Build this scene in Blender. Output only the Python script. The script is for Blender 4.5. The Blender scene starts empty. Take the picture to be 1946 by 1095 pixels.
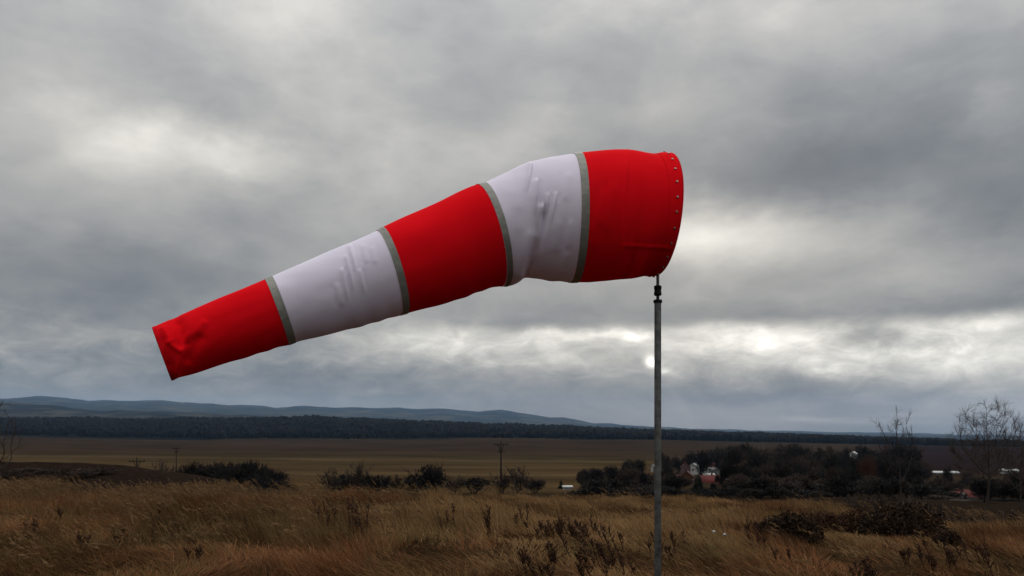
import bpy, math, random
import numpy as np
from mathutils import Vector

random.seed(7)
RNG = np.random.default_rng(11)
SC = bpy.context.scene
COL = SC.collection

# ------------------------------------------------------------------ camera
EYE = 2.6            # eye height above the knoll, metres
FPX = 1527.0         # focal length in photo pixels (photo 1946 x 1095)
CX, HY = 973.0, 812.0
cam = bpy.data.cameras.new('camera')
cam.sensor_width = 36.0
cam.lens = FPX / 1946.0 * 36.0
cam.shift_y = (HY - 547.5) / 1946.0
cam.clip_start = 0.1
cam.clip_end = 90000.0
cam_o = bpy.data.objects.new('camera', cam)
cam_o.location = (0, 0, EYE)
cam_o.rotation_euler = (math.radians(90), 0, 0)
COL.objects.link(cam_o)
SC.camera = cam_o

# ------------------------------------------------------------------ colour management / cycles
SC.view_settings.view_transform = 'Standard'
SC.view_settings.look = 'None'
SC.view_settings.exposure = 0.0
SC.view_settings.gamma = 1.0
SC.view_settings.use_curve_mapping = False
SC.cycles.use_denoising = True
SC.cycles.volume_bounces = 0
SC.cycles.max_bounces = 6
SC.cycles.diffuse_bounces = 3
SC.cycles.transmission_bounces = 4
SC.cycles.transparent_max_bounces = 8

# ------------------------------------------------------------------ world: overcast deck over a Nishita sky
SUN_EL, SUN_AZ = math.radians(20.0), math.radians(11.0)     # sun veiled by cloud, ahead and to the right
world = bpy.data.worlds.new('World')
SC.world = world
world.use_nodes = True
WT = world.node_tree
WT.nodes.clear()
wn, wl = WT.nodes, WT.links


def W(kind, **kw):
    n = wn.new(kind)
    for k, v in kw.items():
        setattr(n, k, v)
    return n


def wmath(op, a, b=None, c=None, clamp=False):
    n = W('ShaderNodeMath', operation=op, use_clamp=clamp)
    for i, v in enumerate((a, b, c)):
        if v is None:
            continue
        if isinstance(v, (int, float)):
            n.inputs[i].default_value = v
        else:
            wl.new(v, n.inputs[i])
    return n.outputs[0]


def wvec(op, a, b=None, c=None, out=0):
    n = W('ShaderNodeVectorMath', operation=op)
    for i, v in enumerate((a, b, c)):
        if v is None:
            continue
        if isinstance(v, (tuple, list)):
            n.inputs[i].default_value = v
        else:
            wl.new(v, n.inputs[i])
    return n.outputs[out]


tc = W('ShaderNodeTexCoord')
sep = W('ShaderNodeSeparateXYZ')
wl.new(tc.outputs['Generated'], sep.inputs[0])
dx, dy, dz = sep.outputs
az = wmath('ARCTAN2', dx, dy)
el = wmath('ARCSINE', dz)
# cloud deck coordinates: a level layer seen in perspective
den = wmath('ADD', wmath('MAXIMUM', dz, 0.0), 0.085)
deck = W('ShaderNodeCombineXYZ')
wl.new(wmath('DIVIDE', dx, den), deck.inputs[0])
wl.new(wmath('DIVIDE', dy, den), deck.inputs[1])
deck.inputs[2].default_value = 3.7
sphere = W('ShaderNodeCombineXYZ')
wl.new(az, sphere.inputs[0])
wl.new(wmath('MULTIPLY', el, 1.7), sphere.inputs[1])


def wnoise(vec, scale, detail, rough, dist=0.0, off=None, lac=2.0):
    n = W('ShaderNodeTexNoise', noise_dimensions='3D')
    n.inputs['Scale'].default_value = scale
    n.inputs['Detail'].default_value = detail
    n.inputs['Roughness'].default_value = rough
    n.inputs['Lacunarity'].default_value = lac
    n.inputs['Distortion'].default_value = dist
    if off:
        vec = wvec('ADD', vec, off)
    wl.new(vec, n.inputs['Vector'])
    return n


warp1 = wvec('SUBTRACT', wnoise(sphere.outputs[0], 5.0, 5.0, 0.55).outputs['Color'], (0.5, 0.5, 0.5))
warp2 = wvec('SUBTRACT', wnoise(sphere.outputs[0], 22.0, 4.0, 0.6, off=(5, 2, 1)).outputs['Color'], (0.5, 0.5, 0.5))
pos = W('ShaderNodeCombineXYZ')
wl.new(az, pos.inputs[0])
wl.new(el, pos.inputs[1])
p = wvec('MULTIPLY_ADD', warp1, (0.11, 0.050, 0.0), pos.outputs[0])
p = wvec('MULTIPLY_ADD', warp2, (0.055, 0.030, 0.0), p)

# broad masses of the deck: (column, row, half width, half height, log brightness)
MASSES = [
    (615, 40, 120, 75, .22), (60, 185, 120, 45, .14), (380, 262, 120, 42, .34), (465, 312, 140, 38, .34),
    (230, 320, 140, 60, .14), (240, 150, 240, 40, -.08), (780, 190, 240, 90, -.04), (1130, 210, 60, 60, -.16), (1230, 110, 170, 60, -.10),
    (1240, 205, 140, 35, .10), (1000, 265, 70, 50, .16), (820, 320, 120, 40, .12),
    (1560, 210, 260, 60, -.22), (1770, 300, 200, 85, -.42), (1460, 315, 170, 40, -.30), (1890, 215, 60, 45, .34), (1560, 340, 160, 40, -.12),
    (1300, 30, 300, 60, .00), (1700, 70, 200, 60, -.06), (1900, 380, 110, 50, -.22),
    (140, 490, 250, 34, -.14), (120, 560, 230, 36, -.30), (330, 520, 120, 40, -.20), (20, 530, 80, 40, .08), (470, 430, 120, 30, -.08), (620, 440, 120, 40, .14),
    (1310, 455, 70, 65, .38), (1440, 430, 130, 40, .32), (1480, 530, 330, 70, .14), (1600, 440, 160, 35, .16), (1580, 512, 130, 22, -.18), (1750, 505, 200, 30, .06), (1820, 430, 110, 24, -.10),
    (1420, 560, 180, 26, .02), (1300, 590, 300, 16, -.10), (1650, 600, 380, 14, -.14), (860, 590, 120, 26, .12),
    (1430, 655, 50, 14, .45), (1150, 640, 60, 9, .40), (1050, 640, 60, 8, .30), (1205, 645, 24, 8, .5),
    (1020, 680, 80, 26, .36), (860, 665, 160, 26, .30), (700, 665, 160, 24, .20), (1165, 640, 34, 12, -.22),
    (1770, 676, 230, 36, .72), (1660, 638, 50, 20, -.75),
    (1500, 690, 140, 18, .10), (1560, 717, 22, 7, .38), (1635, 755, 36, 8, .30), (1490, 750, 170, 16, -.45), (1230, 735, 200, 20, -.12), (1330, 715, 80, 20, -.12),
    (600, 725, 300, 26, -.20), (420, 700, 240, 16, -.12), (1860, 765, 120, 22, .40), (1340, 780, 160, 20, .12),
    (60, 660, 140, 14, .22), (190, 640, 120, 10, .16), (150, 700, 150, 9, .22), (60, 735, 160, 14, .10), (735, 738, 16, 5, .20), (300, 665, 120, 10, -.16),
]
acc = None
for (mx, my, sx, sy, am) in MASSES:
    a = math.atan((mx - CX) / FPX)
    e = math.atan((HY - my) / FPX * math.cos(a))
    ix, iy = FPX / (sx * 1.35), FPX / (sy * 1.35)
    q = wvec('MULTIPLY_ADD', p, (ix, iy, 0), (-a * ix, -e * iy, 0))
    g = wmath('POWER', 0.3679, wvec('DOT_PRODUCT', q, q, out=1))
    acc = wmath('MULTIPLY', g, am * 1.15) if acc is None else wmath('MULTIPLY_ADD', g, am * 1.15, acc)
# ragged base of the main deck, with a bright strip of far cloud showing below it towards the sun
edge_n = wnoise(sphere.outputs[0], 9.0, 5.0, 0.55, 0.2, off=(2, 7, 3)).outputs[0]
edge_el = wmath('MULTIPLY_ADD', wmath('SUBTRACT', edge_n, 0.5), 0.022, 0.1235)
below = wmath('SUBTRACT', edge_el, el)
bw = W('ShaderNodeMapRange', interpolation_type='SMOOTHSTEP')
wl.new(below, bw.inputs[0])
bw.inputs[1].default_value, bw.inputs[2].default_value = -0.009, 0.013
fall = wmath('POWER', 0.3679, wmath('MULTIPLY', wmath('MAXIMUM', below, 0.0), 22.0))
side_ = W('ShaderNodeMapRange', interpolation_type='SMOOTHSTEP')
wl.new(wmath('ABSOLUTE', wmath('SUBTRACT', az, 0.42)), side_.inputs[0])
side_.inputs[1].default_value, side_.inputs[2].default_value = 0.78, 0.12
side_.inputs[3].default_value, side_.inputs[4].default_value = 0.0, 1.0
glow = wmath('MULTIPLY', wmath('MULTIPLY', bw.outputs[0], fall), side_.outputs[0])
acc = wmath('MULTIPLY_ADD', glow, 1.20, acc)
# the bright gap the sun shines through (narrow, hardly warped)
for (mx, my, sx, sy, am) in [(1238, 690, 13, 12, 1.6), (1262, 706, 16, 7, .7), (1545, 797, 70, 5, .42), (1660, 803, 110, 6, .38), (1720, 790, 60, 4, .25)]:
    a = math.atan((mx - CX) / FPX)
    e = math.atan((HY - my) / FPX * math.cos(a))
    ix, iy = FPX / sx, FPX / sy
    pp = wvec('MULTIPLY_ADD', warp2, (0.012, 0.010, 0.0), pos.outputs[0])
    q = wvec('MULTIPLY_ADD', pp, (ix, iy, 0), (-a * ix, -e * iy, 0))
    g = wmath('POWER', 0.3679, wvec('DOT_PRODUCT', q, q, out=1))
    acc = wmath('MULTIPLY_ADD', g, am, acc)
# faint shafts of light fanning down from the gap
for (rx, ry, rot_, ln, wd_, am) in [(1318, 742, -38, 75, 10, .16), (1285, 752, -58, 60, 9, .12), (1360, 728, -24, 80, 9, .08)]:
    a = math.atan((rx - CX) / FPX)
    e = math.atan((HY - ry) / FPX * math.cos(a))
    c_, s_ = math.cos(math.radians(rot_)), math.sin(math.radians(rot_))
    d_ = wvec('SUBTRACT', pos.outputs[0], (a, e, 0))
    t1_ = wvec('DOT_PRODUCT', d_, (c_ * FPX / ln, s_ * FPX / ln, 0), out=1)
    t2_ = wvec('DOT_PRODUCT', d_, (-s_ * FPX / wd_, c_ * FPX / wd_, 0), out=1)
    g = wmath('POWER', 0.3679, wmath('MULTIPLY_ADD', t1_, t1_, wmath('MULTIPLY', t2_, t2_)))
    acc = wmath('MULTIPLY_ADD', g, am, acc)
# billow texture everywhere
n1 = wnoise(deck.outputs[0], 0.75, 6.0, 0.5, 0.4).outputs[0]
n2 = wnoise(sphere.outputs[0], 6.0, 5.0, 0.48, 0.4, off=(9, 4, 2)).outputs[0]
acc = wmath('MULTIPLY_ADD', wmath('SUBTRACT', n1, 0.5), 0.16, acc)
acc = wmath('MULTIPLY_ADD', wmath('SUBTRACT', n2, 0.5), 0.70, acc)
# small cumulus lumps in the low far cloud
# layered sheets with clearer edges
for (sc_, off_, lo_, hi_, am_) in ((3.2, (4, 1, 6), .40, .64, .20), (6.5, (7, 9, 2), .42, .62, .10)):
    nn = wnoise(sphere.outputs[0], sc_, 5.0, 0.50, 0.3, off=off_).outputs[0]
    mr_ = W('ShaderNodeMapRange', interpolation_type='SMOOTHSTEP')
    wl.new(nn, mr_.inputs[0])
    mr_.inputs[1].default_value, mr_.inputs[2].default_value = lo_, hi_
    mr_.inputs[3].default_value, mr_.inputs[4].default_value = -am_ / 2, am_ / 2
    acc = wmath('ADD', acc, mr_.outputs[0])
lump_v = wvec('MULTIPLY', sphere.outputs[0], (1.0, 1.35, 1.0))
n3 = wnoise(lump_v, 19.0, 7.0, 0.64, 0.6, off=(1, 3, 8)).outputs[0]
band = wmath('POWER', 0.3679, wmath('POWER', wmath('DIVIDE', wmath('SUBTRACT', el, 0.075), 0.055), 2.0))
acc = wmath('MULTIPLY_ADD', wmath('SUBTRACT', n3, 0.5), wmath('MULTIPLY_ADD', band, 1.35, 0.25), acc)
# overcast luminance, zenith raised beyond CIE: unseen brightness added to light the windsock
up_ = wmath('MAXIMUM', dz, 0.0)
boosted_lum = wmath('MULTIPLY_ADD', up_, wmath('MULTIPLY_ADD', wmath('MULTIPLY', up_, up_), 0.95, 0.52), 0.205)
lum = wmath('MULTIPLY', boosted_lum, wmath('EXPONENT', acc))
# thin parts are warm white, thick parts slate blue; low air is bluer
ramp = W('ShaderNodeValToRGB')
cr = ramp.color_ramp
cr.elements[0].position = 0.0
cr.elements[0].color = (0.915, 1.0, 1.10, 1)
cr.elements[1].position = 1.0
cr.elements[1].color = (1.04, 1.0, 0.91, 1)
m = cr.elements.new(0.45)
m.color = (1.01, 1.0, 0.975, 1)
m = cr.elements.new(0.68)
m.color = (1.03, 1.0, 0.925, 1)
tint = wmath('MULTIPLY_ADD', acc, 0.55, 0.45)
tint = wmath('MULTIPLY_ADD', wmath('MULTIPLY', wmath('POWER', 0.3679, wmath('MULTIPLY', wmath('MAXIMUM', el, 0.0), 16.0)), -0.35), 1.0, tint)
wl.new(tint, ramp.inputs[0])
cloud_col = wvec('SCALE', ramp.outputs[0])
cloud_col.node.inputs['Scale'].default_value = 1.0
wl.new(lum, cloud_col.node.inputs['Scale'])
bg_cloud = W('ShaderNodeBackground')
wl.new(cloud_col, bg_cloud.inputs['Color'])
bg_cloud.inputs['Strength'].default_value = 1.07
sky = W('ShaderNodeTexSky', sky_type='NISHITA')
sky.sun_disc = False
sky.sun_elevation = SUN_EL
sky.sun_rotation = SUN_AZ
bg_sky = W('ShaderNodeBackground')
wl.new(sky.outputs[0], bg_sky.inputs['Color'])
bg_sky.inputs['Strength'].default_value = 0.08
mixw = W('ShaderNodeMixShader')
mixw.inputs[0].default_value = 0.97          # cloud cover
wl.new(bg_sky.outputs[0], mixw.inputs[1])
wl.new(bg_cloud.outputs[0], mixw.inputs[2])
wo = W('ShaderNodeOutputWorld')
wl.new(mixw.outputs[0], wo.inputs[0])

sun = bpy.data.lights.new('sun', 'SUN')
sun.energy = 1.0
sun.angle = math.radians(40)
sun.color = (1.0, 0.95, 0.86)
sun_o = bpy.data.objects.new('sun', sun)
sd = Vector((math.sin(SUN_AZ) * math.cos(SUN_EL), math.cos(SUN_AZ) * math.cos(SUN_EL), math.sin(SUN_EL)))
sun_o.rotation_euler = (-sd).to_track_quat('-Z', 'Y').to_euler()
COL.objects.link(sun_o)

# ------------------------------------------------------------------ helpers


def tag(o, label=None, cat=None, group=None, kind=None):
    if label:
        o['label'] = label
    if cat:
        o['category'] = cat
    if group:
        o['group'] = group
    if kind:
        o['kind'] = kind
    return o


def empty(name, loc=(0, 0, 0), rz=0.0):
    o = bpy.data.objects.new(name, None)
    o.location = loc
    o.rotation_euler = (0, 0, rz)
    o.empty_display_size = 0.2
    COL.objects.link(o)
    return o


def mesh_np(name, verts, faces, smooth=False, colors=None):
    """faces: list of (n,k) int arrays"""
    me = bpy.data.meshes.new(name)
    verts = np.asarray(verts, dtype=np.float32)
    me.vertices.add(len(verts))
    me.vertices.foreach_set('co', verts.ravel())
    if not isinstance(faces, list):
        faces = [faces]
    faces = [np.asarray(f, dtype=np.int32) for f in faces if len(f)]
    tot = sum(f.size for f in faces)
    npoly = sum(len(f) for f in faces)
    me.loops.add(tot)
    me.polygons.add(npoly)
    me.loops.foreach_set('vertex_index', np.concatenate([f.ravel() for f in faces]))
    ls, o = [], 0
    for f in faces:
        ls.append(o + np.arange(len(f), dtype=np.int32) * f.shape[1])
        o += f.size
    me.polygons.foreach_set('loop_start', np.concatenate(ls).astype(np.int32))
    me.update(calc_edges=True)
    if smooth:
        me.polygons.foreach_set('use_smooth', np.ones(npoly, dtype=bool))
    if colors is not None:
        at = me.color_attributes.new('tone', 'FLOAT_COLOR', 'POINT')
        c = np.ones((len(verts), 4), dtype=np.float32)
        c[:, :3] = colors
        at.data.foreach_set('color', c.ravel())
    return me


def link(name, me, mat=None, parent=None, loc=None):
    o = bpy.data.objects.new(name, me)
    if mat is not None and len(me.materials) == 0:
        me.materials.append(mat)
    if parent is not None:
        o.parent = parent
    if loc is not None:
        o.location = loc
    COL.objects.link(o)
    return o


class MB:
    """collects boxes, tubes and quads into one mesh"""

    def __init__(self):
        self.v, self.q, self.t = [], [], []

    def add(self, vs, qs=(), ts=()):
        b = len(self.v)
        self.v += [tuple(x) for x in vs]
        self.q += [tuple(i + b for i in f) for f in qs]
        self.t += [tuple(i + b for i in f) for f in ts]

    def box(self, c, s, rz=0.0):
        ca, sa = math.cos(rz), math.sin(rz)
        vs = []
        for k in (-1, 1):
            for j in (-1, 1):
                for i in (-1, 1):
                    x, y, z = i * s[0] / 2, j * s[1] / 2, k * s[2] / 2
                    vs.append((c[0] + x * ca - y * sa, c[1] + x * sa + y * ca, c[2] + z))
        self.add(vs, [(0, 2, 3, 1), (4, 5, 7, 6), (0, 1, 5, 4), (2, 6, 7, 3), (0, 4, 6, 2), (1, 3, 7, 5)])

    def tube(self, pts, rad, n=6, cap=True):
        pts = [Vector(p_) for p_ in pts]
        if isinstance(rad, (int, float)):
            rad = [rad] * len(pts)
        vs, qs, ts = [], [], []
        ref = Vector((0.13, 0.97, 0.21))
        for i, p_ in enumerate(pts):
            d = (pts[min(i + 1, len(pts) - 1)] - pts[max(i - 1, 0)])
            if d.length < 1e-9:
                d = Vector((0, 0, 1))
            d.normalize()
            a = d.cross(ref)
            if a.length < 0.05:
                a = d.cross(Vector((1, 0, 0)))
            a.normalize()
            b = d.cross(a)
            for k in range(n):
                t = 2 * math.pi * k / n
                vs.append(p_ + (a * math.cos(t) + b * math.sin(t)) * rad[i])
        for i in range(len(pts) - 1):
            for k in range(n):
                k2 = (k + 1) % n
                qs.append((i * n + k, i * n + k2, (i + 1) * n + k2, (i + 1) * n + k))
        if cap:
            vs.append(pts[0]); vs.append(pts[-1])
            c0, c1 = len(vs) - 2, len(vs) - 1
            l = (len(pts) - 1) * n
            for k in range(n):
                k2 = (k + 1) % n
                ts.append((c0, k2, k))
                ts.append((c1, l + k, l + k2))
        self.add(vs, qs, ts)

    def lathe(self, prof, n=24, c=(0, 0, 0)):
        vs, qs = [], []
        for (r, z) in prof:
            for k in range(n):
                t = 2 * math.pi * k / n
                vs.append((c[0] + r * math.cos(t), c[1] + r * math.sin(t), c[2] + z))
        for i in range(len(prof) - 1):
            for k in range(n):
                k2 = (k + 1) % n
                qs.append((i * n + k, i * n + k2, (i + 1) * n + k2, (i + 1) * n + k))
        self.add(vs, qs)

    def mesh(self, name, smooth=False):
        f = []
        if self.q:
            f.append(np.array(self.q))
        if self.t:
            f.append(np.array(self.t))
        return mesh_np(name, np.array([tuple(x) for x in self.v]), f, smooth)

    def build(self, name, mat, parent=None, smooth=False, loc=None):
        return link(name, self.mesh(name, smooth), mat, parent, loc)


# value noise on a lattice
_LAT = RNG.random((256, 256))


def vnoise(x, y, seed=0):
    x = np.asarray(x, dtype=float) + seed * 17.31
    y = np.asarray(y, dtype=float) + seed * 9.77
    xi, yi = np.floor(x).astype(int), np.floor(y).astype(int)
    fx, fy = x - xi, y - yi
    fx, fy = fx * fx * (3 - 2 * fx), fy * fy * (3 - 2 * fy)
    g = lambda i, j: _LAT[i & 255, j & 255]
    return (g(xi, yi) * (1 - fx) + g(xi + 1, yi) * fx) * (1 - fy) + (g(xi, yi + 1) * (1 - fx) + g(xi + 1, yi + 1) * fx) * fy


def fbm(x, y, seed=0, octv=4):
    s, a, t = 0.0, 1.0, 0.0
    for k in range(octv):
        s = s + a * vnoise(x * 2 ** k, y * 2 ** k, seed + k * 3)
        t += a
        a *= 0.5
    return s / t


# ------------------------------------------------------------------ materials


class NT:
    def __init__(self, name):
        self.m = bpy.data.materials.new(name)
        self.m.use_nodes = True
        self.t = self.m.node_tree
        self.b = self.t.nodes['Principled BSDF']
        self.out = self.t.nodes['Material Output']

    def n(self, kind, **kw):
        x = self.t.nodes.new(kind)
        for k, v in kw.items():
            setattr(x, k, v)
        return x

    def l(self, a, b):
        self.t.links.new(a, b)


def mat_noise(name, c1, c2, scale=5.0, rough=0.8, detail=4.0, bump=0.0, bump_scale=None, metallic=0.0, spec=0.08, attr=False, coords='Object', stretch=None, translucent=0.0, jitter=0.0):
    T = NT(name)
    tcn = T.n('ShaderNodeTexCoord')
    src = tcn.outputs[coords]
    if stretch:
        mp = T.n('ShaderNodeMapping')
        mp.inputs['Scale'].default_value = stretch
        T.l(src, mp.inputs[0])
        src = mp.outputs[0]
    nz = T.n('ShaderNodeTexNoise')
    nz.inputs['Scale'].default_value = scale
    nz.inputs['Detail'].default_value = detail
    nz.inputs['Roughness'].default_value = 0.6
    T.l(src, nz.inputs['Vector'])
    rp = T.n('ShaderNodeValToRGB')
    rp.color_ramp.elements[0].position = 0.32
    rp.color_ramp.elements[1].position = 0.68
    rp.color_ramp.elements[0].color = (*c1, 1)
    rp.color_ramp.elements[1].color = (*c2, 1)
    T.l(nz.outputs[0], rp.inputs[0])
    col = rp.outputs[0]
    if attr:
        at = T.n('ShaderNodeVertexColor', layer_name='tone')
        mx = T.n('ShaderNodeMix', data_type='RGBA', blend_type='MULTIPLY')
        mx.inputs[0].default_value = 1.0
        T.l(col, mx.inputs[6])
        T.l(at.outputs[0], mx.inputs[7])
        col = mx.outputs[2]
    if jitter:
        oi = T.n('ShaderNodeObjectInfo')
        hs = T.n('ShaderNodeHueSaturation')
        mr = T.n('ShaderNodeMapRange')
        mr.inputs[3].default_value = 1 - jitter
        mr.inputs[4].default_value = 1 + jitter
        T.l(oi.outputs['Random'], mr.inputs[0])
        T.l(mr.outputs[0], hs.inputs['Value'])
        T.l(col, hs.inputs['Color'])
        col = hs.outputs[0]
    T.l(col, T.b.inputs['Base Color'])
    T.b.inputs['Roughness'].default_value = rough
    T.b.inputs['Metallic'].default_value = metallic
    T.b.inputs['Specular IOR Level'].default_value = spec
    if bump:
        nb = T.n('ShaderNodeTexNoise')
        nb.inputs['Scale'].default_value = bump_scale or scale * 4
        nb.inputs['Detail'].default_value = 4
        T.l(src, nb.inputs['Vector'])
        bp = T.n('ShaderNodeBump')
        bp.inputs['Strength'].default_value = bump
        bp.inputs['Distance'].default_value = 0.02
        T.l(nb.outputs[0], bp.inputs['Height'])
        T.l(bp.outputs[0], T.b.inputs['Normal'])
    if translucent:
        tr = T.n('ShaderNodeBsdfTranslucent')
        T.l(col, tr.inputs['Color'])
        ms = T.n('ShaderNodeMixShader')
        ms.inputs[0].default_value = translucent
        T.l(T.b.outputs[0], ms.inputs[1])
        T.l(tr.outputs[0], ms.inputs[2])
        T.l(ms.outputs[0], T.out.inputs['Surface'])
    return T.m


M = {}
M['red'] = mat_noise('red_fabric', (.78, .0045, .010), (.86, .006, .013), 3.0, 0.9, bump=0.05, bump_scale=60, spec=0.02, translucent=0.09)
M['white'] = mat_noise('white_fabric', (.81, .765, .89), (.87, .82, .95), 3.0, 0.9, bump=0.05, bump_scale=60, spec=0.03, translucent=0.1)
M['reflective'] = mat_noise('reflective_tape', (.19, .19, .165), (.27, .265, .23), 14.0, 0.5, bump=0.25, bump_scale=30, spec=0.5)
M['hem'] = mat_noise('red_webbing', (.58, .004, .009), (.70, .005, .012), 8.0, 0.9, bump=0.1, spec=0.03)
M['steel'] = mat_noise('galvanised_steel', (.08, .085, .082), (.21, .215, .21), 22.0, 0.55, detail=6, bump=0.08, bump_scale=60, metallic=0.35)
M['brass'] = mat_noise('eyelet_metal', (.34, .31, .27), (.42, .38, .33), 20.0, 0.3, metallic=1.0)
M['rubber'] = mat_noise('black_rubber', (.012, .012, .013), (.02, .02, .021), 10.0, 0.7)
M['bark'] = mat_noise('bark', (.030, .024, .020), (.060, .048, .040), 4.0, 0.9, jitter=0.25)
M['twig'] = mat_noise('winter_twigs', (.032, .023, .019), (.060, .043, .035), 2.0, 0.9, jitter=0.3)
M['twig_dark'] = mat_noise('dark_winter_twigs', (.012, .011, .011), (.024, .021, .018), 0.4, 0.95, jitter=0.4)
M['twig_rust'] = mat_noise('rusty_oak_leaves', (.040, .018, .010), (.075, .031, .015), 0.6, 0.9)
M['needle'] = mat_noise('conifer_needles', (.008, .013, .011), (.018, .026, .018), 0.6, 0.9, jitter=0.3)
M['bramble'] = mat_noise('bramble_leaves', (.014, .009, .006), (.036, .022, .013), 3.0, 0.9)
M['weed'] = mat_noise('dead_weed', (.030, .015, .010), (.070, .034, .020), 6.0, 0.9)
M['grass'] = mat_noise('dry_grass', (.80, .80, .80), (1.0, 1.0, 1.0), 0.7, 0.85, attr=True, spec=0.0, translucent=0.2)
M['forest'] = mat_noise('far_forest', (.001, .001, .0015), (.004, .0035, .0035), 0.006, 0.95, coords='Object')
M['plaster'] = mat_noise('white_plaster', (.30, .29, .28), (.42, .41, .39), 1.2, 0.9)
M['pinkwall'] = mat_noise('pinkish_plaster', (.10, .06, .06), (.14, .09, .09), 1.2, 0.85)
M['orange'] = mat_noise('orange_plaster', (.075, .030, .013), (.10, .042, .016), 1.2, 0.85)
M['brickred'] = mat_noise('dark_red_brick', (.055, .018, .017), (.08, .026, .024), 2.0, 0.9)
M['tile'] = mat_noise('red_roof_tiles', (.075, .017, .016), (.11, .024, .021), 1.5, 0.8)
M['tile_dark'] = mat_noise('dark_red_tiles', (.035, .014, .014), (.055, .019, .018), 1.5, 0.8)
M['sheet'] = mat_noise('pale_sheet_metal_roof', (.30, .31, .31), (.46, .47, .47), 0.8, 0.6, spec=0.2)
M['greyroof'] = mat_noise('grey_roof', (.10, .10, .105), (.15, .15, .155), 1.0, 0.7)
M['glass'] = mat_noise('dark_window_glass', (.012, .014, .017), (.02, .022, .026), 1.0, 0.15, spec=0.6)
M['wood'] = mat_noise('dark_wood', (.035, .024, .017), (.055, .038, .026), 3.0, 0.85)
M['concrete'] = mat_noise('pole_concrete', (.010, .009, .009), (.018, .016, .015), 2.0, 0.9)
M['paper'] = mat_noise('white_scrap', (.36, .36, .35), (.46, .46, .45), 8.0, 0.7)

# ------------------------------------------------------------------ terrain
# each row: depth (m) -> ground height by column of the valley; columns are bearings expressed as photo columns


def zrow(Y, pairs, as_row=True):
    xs = [a for a, b in pairs]
    zs = [EYE - (b - HY) / FPX * Y if as_row else b for a, b in pairs]
    return (Y, np.array(xs, float), np.array(zs, float))


ROWS = [
    zrow(2.0, [(0, 0.0)], False),
    zrow(20.0, [(0, 0.0), (1000, -.05), (1600, -.25), (1946, -.45)], False),
    zrow(32.0, [(0, -.18), (450, -.30), (800, -.42), (1000, -.55), (1300, -.72), (1600, -.95), (1700, -1.2), (1946, -1.45)], False),
    zrow(48.0, [(0, -2.6), (600, -2.6), (800, -2.1), (1000, -1.78), (1300, -1.84), (1600, -2.1), (1700, -3.6), (1946, -4.4)], False),
    zrow(70.0, [(0, -4.2), (400, -5.6), (700, -6), (1300, -5.5), (1600, -5.2), (1700, -6.6), (1946, -7.2)], False),
    zrow(100.0, [(-300, 873), (0, 877), (120, 878), (220, 882), (380, 903), (470, 920), (530, 935), (600, 962), (1600, 950), (1946, 960)]),
    zrow(120.0, [(-300, 882), (0, 888), (220, 895), (380, 912), (530, 935), (600, 948), (1600, 945), (1946, 955)]),
    zrow(160.0, [(0, 925), (600, 938), (1300, 938), (1600, 940), (1800, 950), (1946, 952)]),
    zrow(300.0, [(0, 905), (600, 915), (1300, 920), (1600, 925), (1946, 930)]),
    zrow(500.0, [(0, 886), (600, 893), (1300, 899), (1700, 902), (1946, 903)]),
    zrow(820.0, [(0, 866), (600, 872), (1000, 876), (1300, 878), (1946, 880)]),
    zrow(1300.0, [(0, 846), (300, 851), (600, 854), (1300, 855), (1946, 862)]),
    zrow(2000.0, [(0, 829), (200, 834), (600, 837), (1000, 834), (1300, 838), (1946, 850)]),
    zrow(3500.0, [(0, 801), (500, 801), (590, 798), (680, 801), (783, 805), (860, 810), (911, 811), (1000, 814.5), (1116, 818), (1206, 822.5), (1308, 826), (1500, 831), (1664, 838), (1767, 841), (1883, 851), (1946, 854)]),
    zrow(4600.0, [(0, 803), (600, 801), (1000, 818), (1300, 828), (1946, 856)]),
    zrow(6500.0, [(0, 790), (300, 793), (600, 801), (1000, 817), (1300, 826), (1946, 848)]),
    zrow(9000.0, [(-300, 768), (0, 764), (51, 767), (103, 771), (154, 776), (193, 781), (270, 780), (385, 785), (500, 791), (700, 800), (1000, 814), (1300, 823), (1946, 842)]),
    zrow(12000.0, [(-300, 780), (0, 778), (500, 792), (1000, 812), (1300, 821), (1946, 838)]),
    zrow(20000.0, [(-300, 750), (15, 757), (67, 752), (103, 753), (139, 757), (167, 762), (195, 760), (226, 762), (308, 761), (347, 765), (421, 769), (500, 771), (526, 774), (562, 771), (610, 773), (647, 775), (706, 774), (796, 777), (847, 777), (885, 779), (911, 782), (950, 779), (975, 782), (1000, 786), (1046, 793), (1075, 793), (1098, 798), (1128, 804), (1180, 807), (1306, 814), (1450, 819), (1600, 823), (1946, 829)]),
    zrow(24000.0, [(0, 765), (500, 780), (1000, 800), (1300, 816), (1946, 828)]),
    zrow(27000.0, [(0, 775), (500, 790), (1000, 805), (1300, 818), (1946, 828)]),
]
LOGY = np.log(np.array([r[0] for r in ROWS]))
ULIM = 0.85


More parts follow.
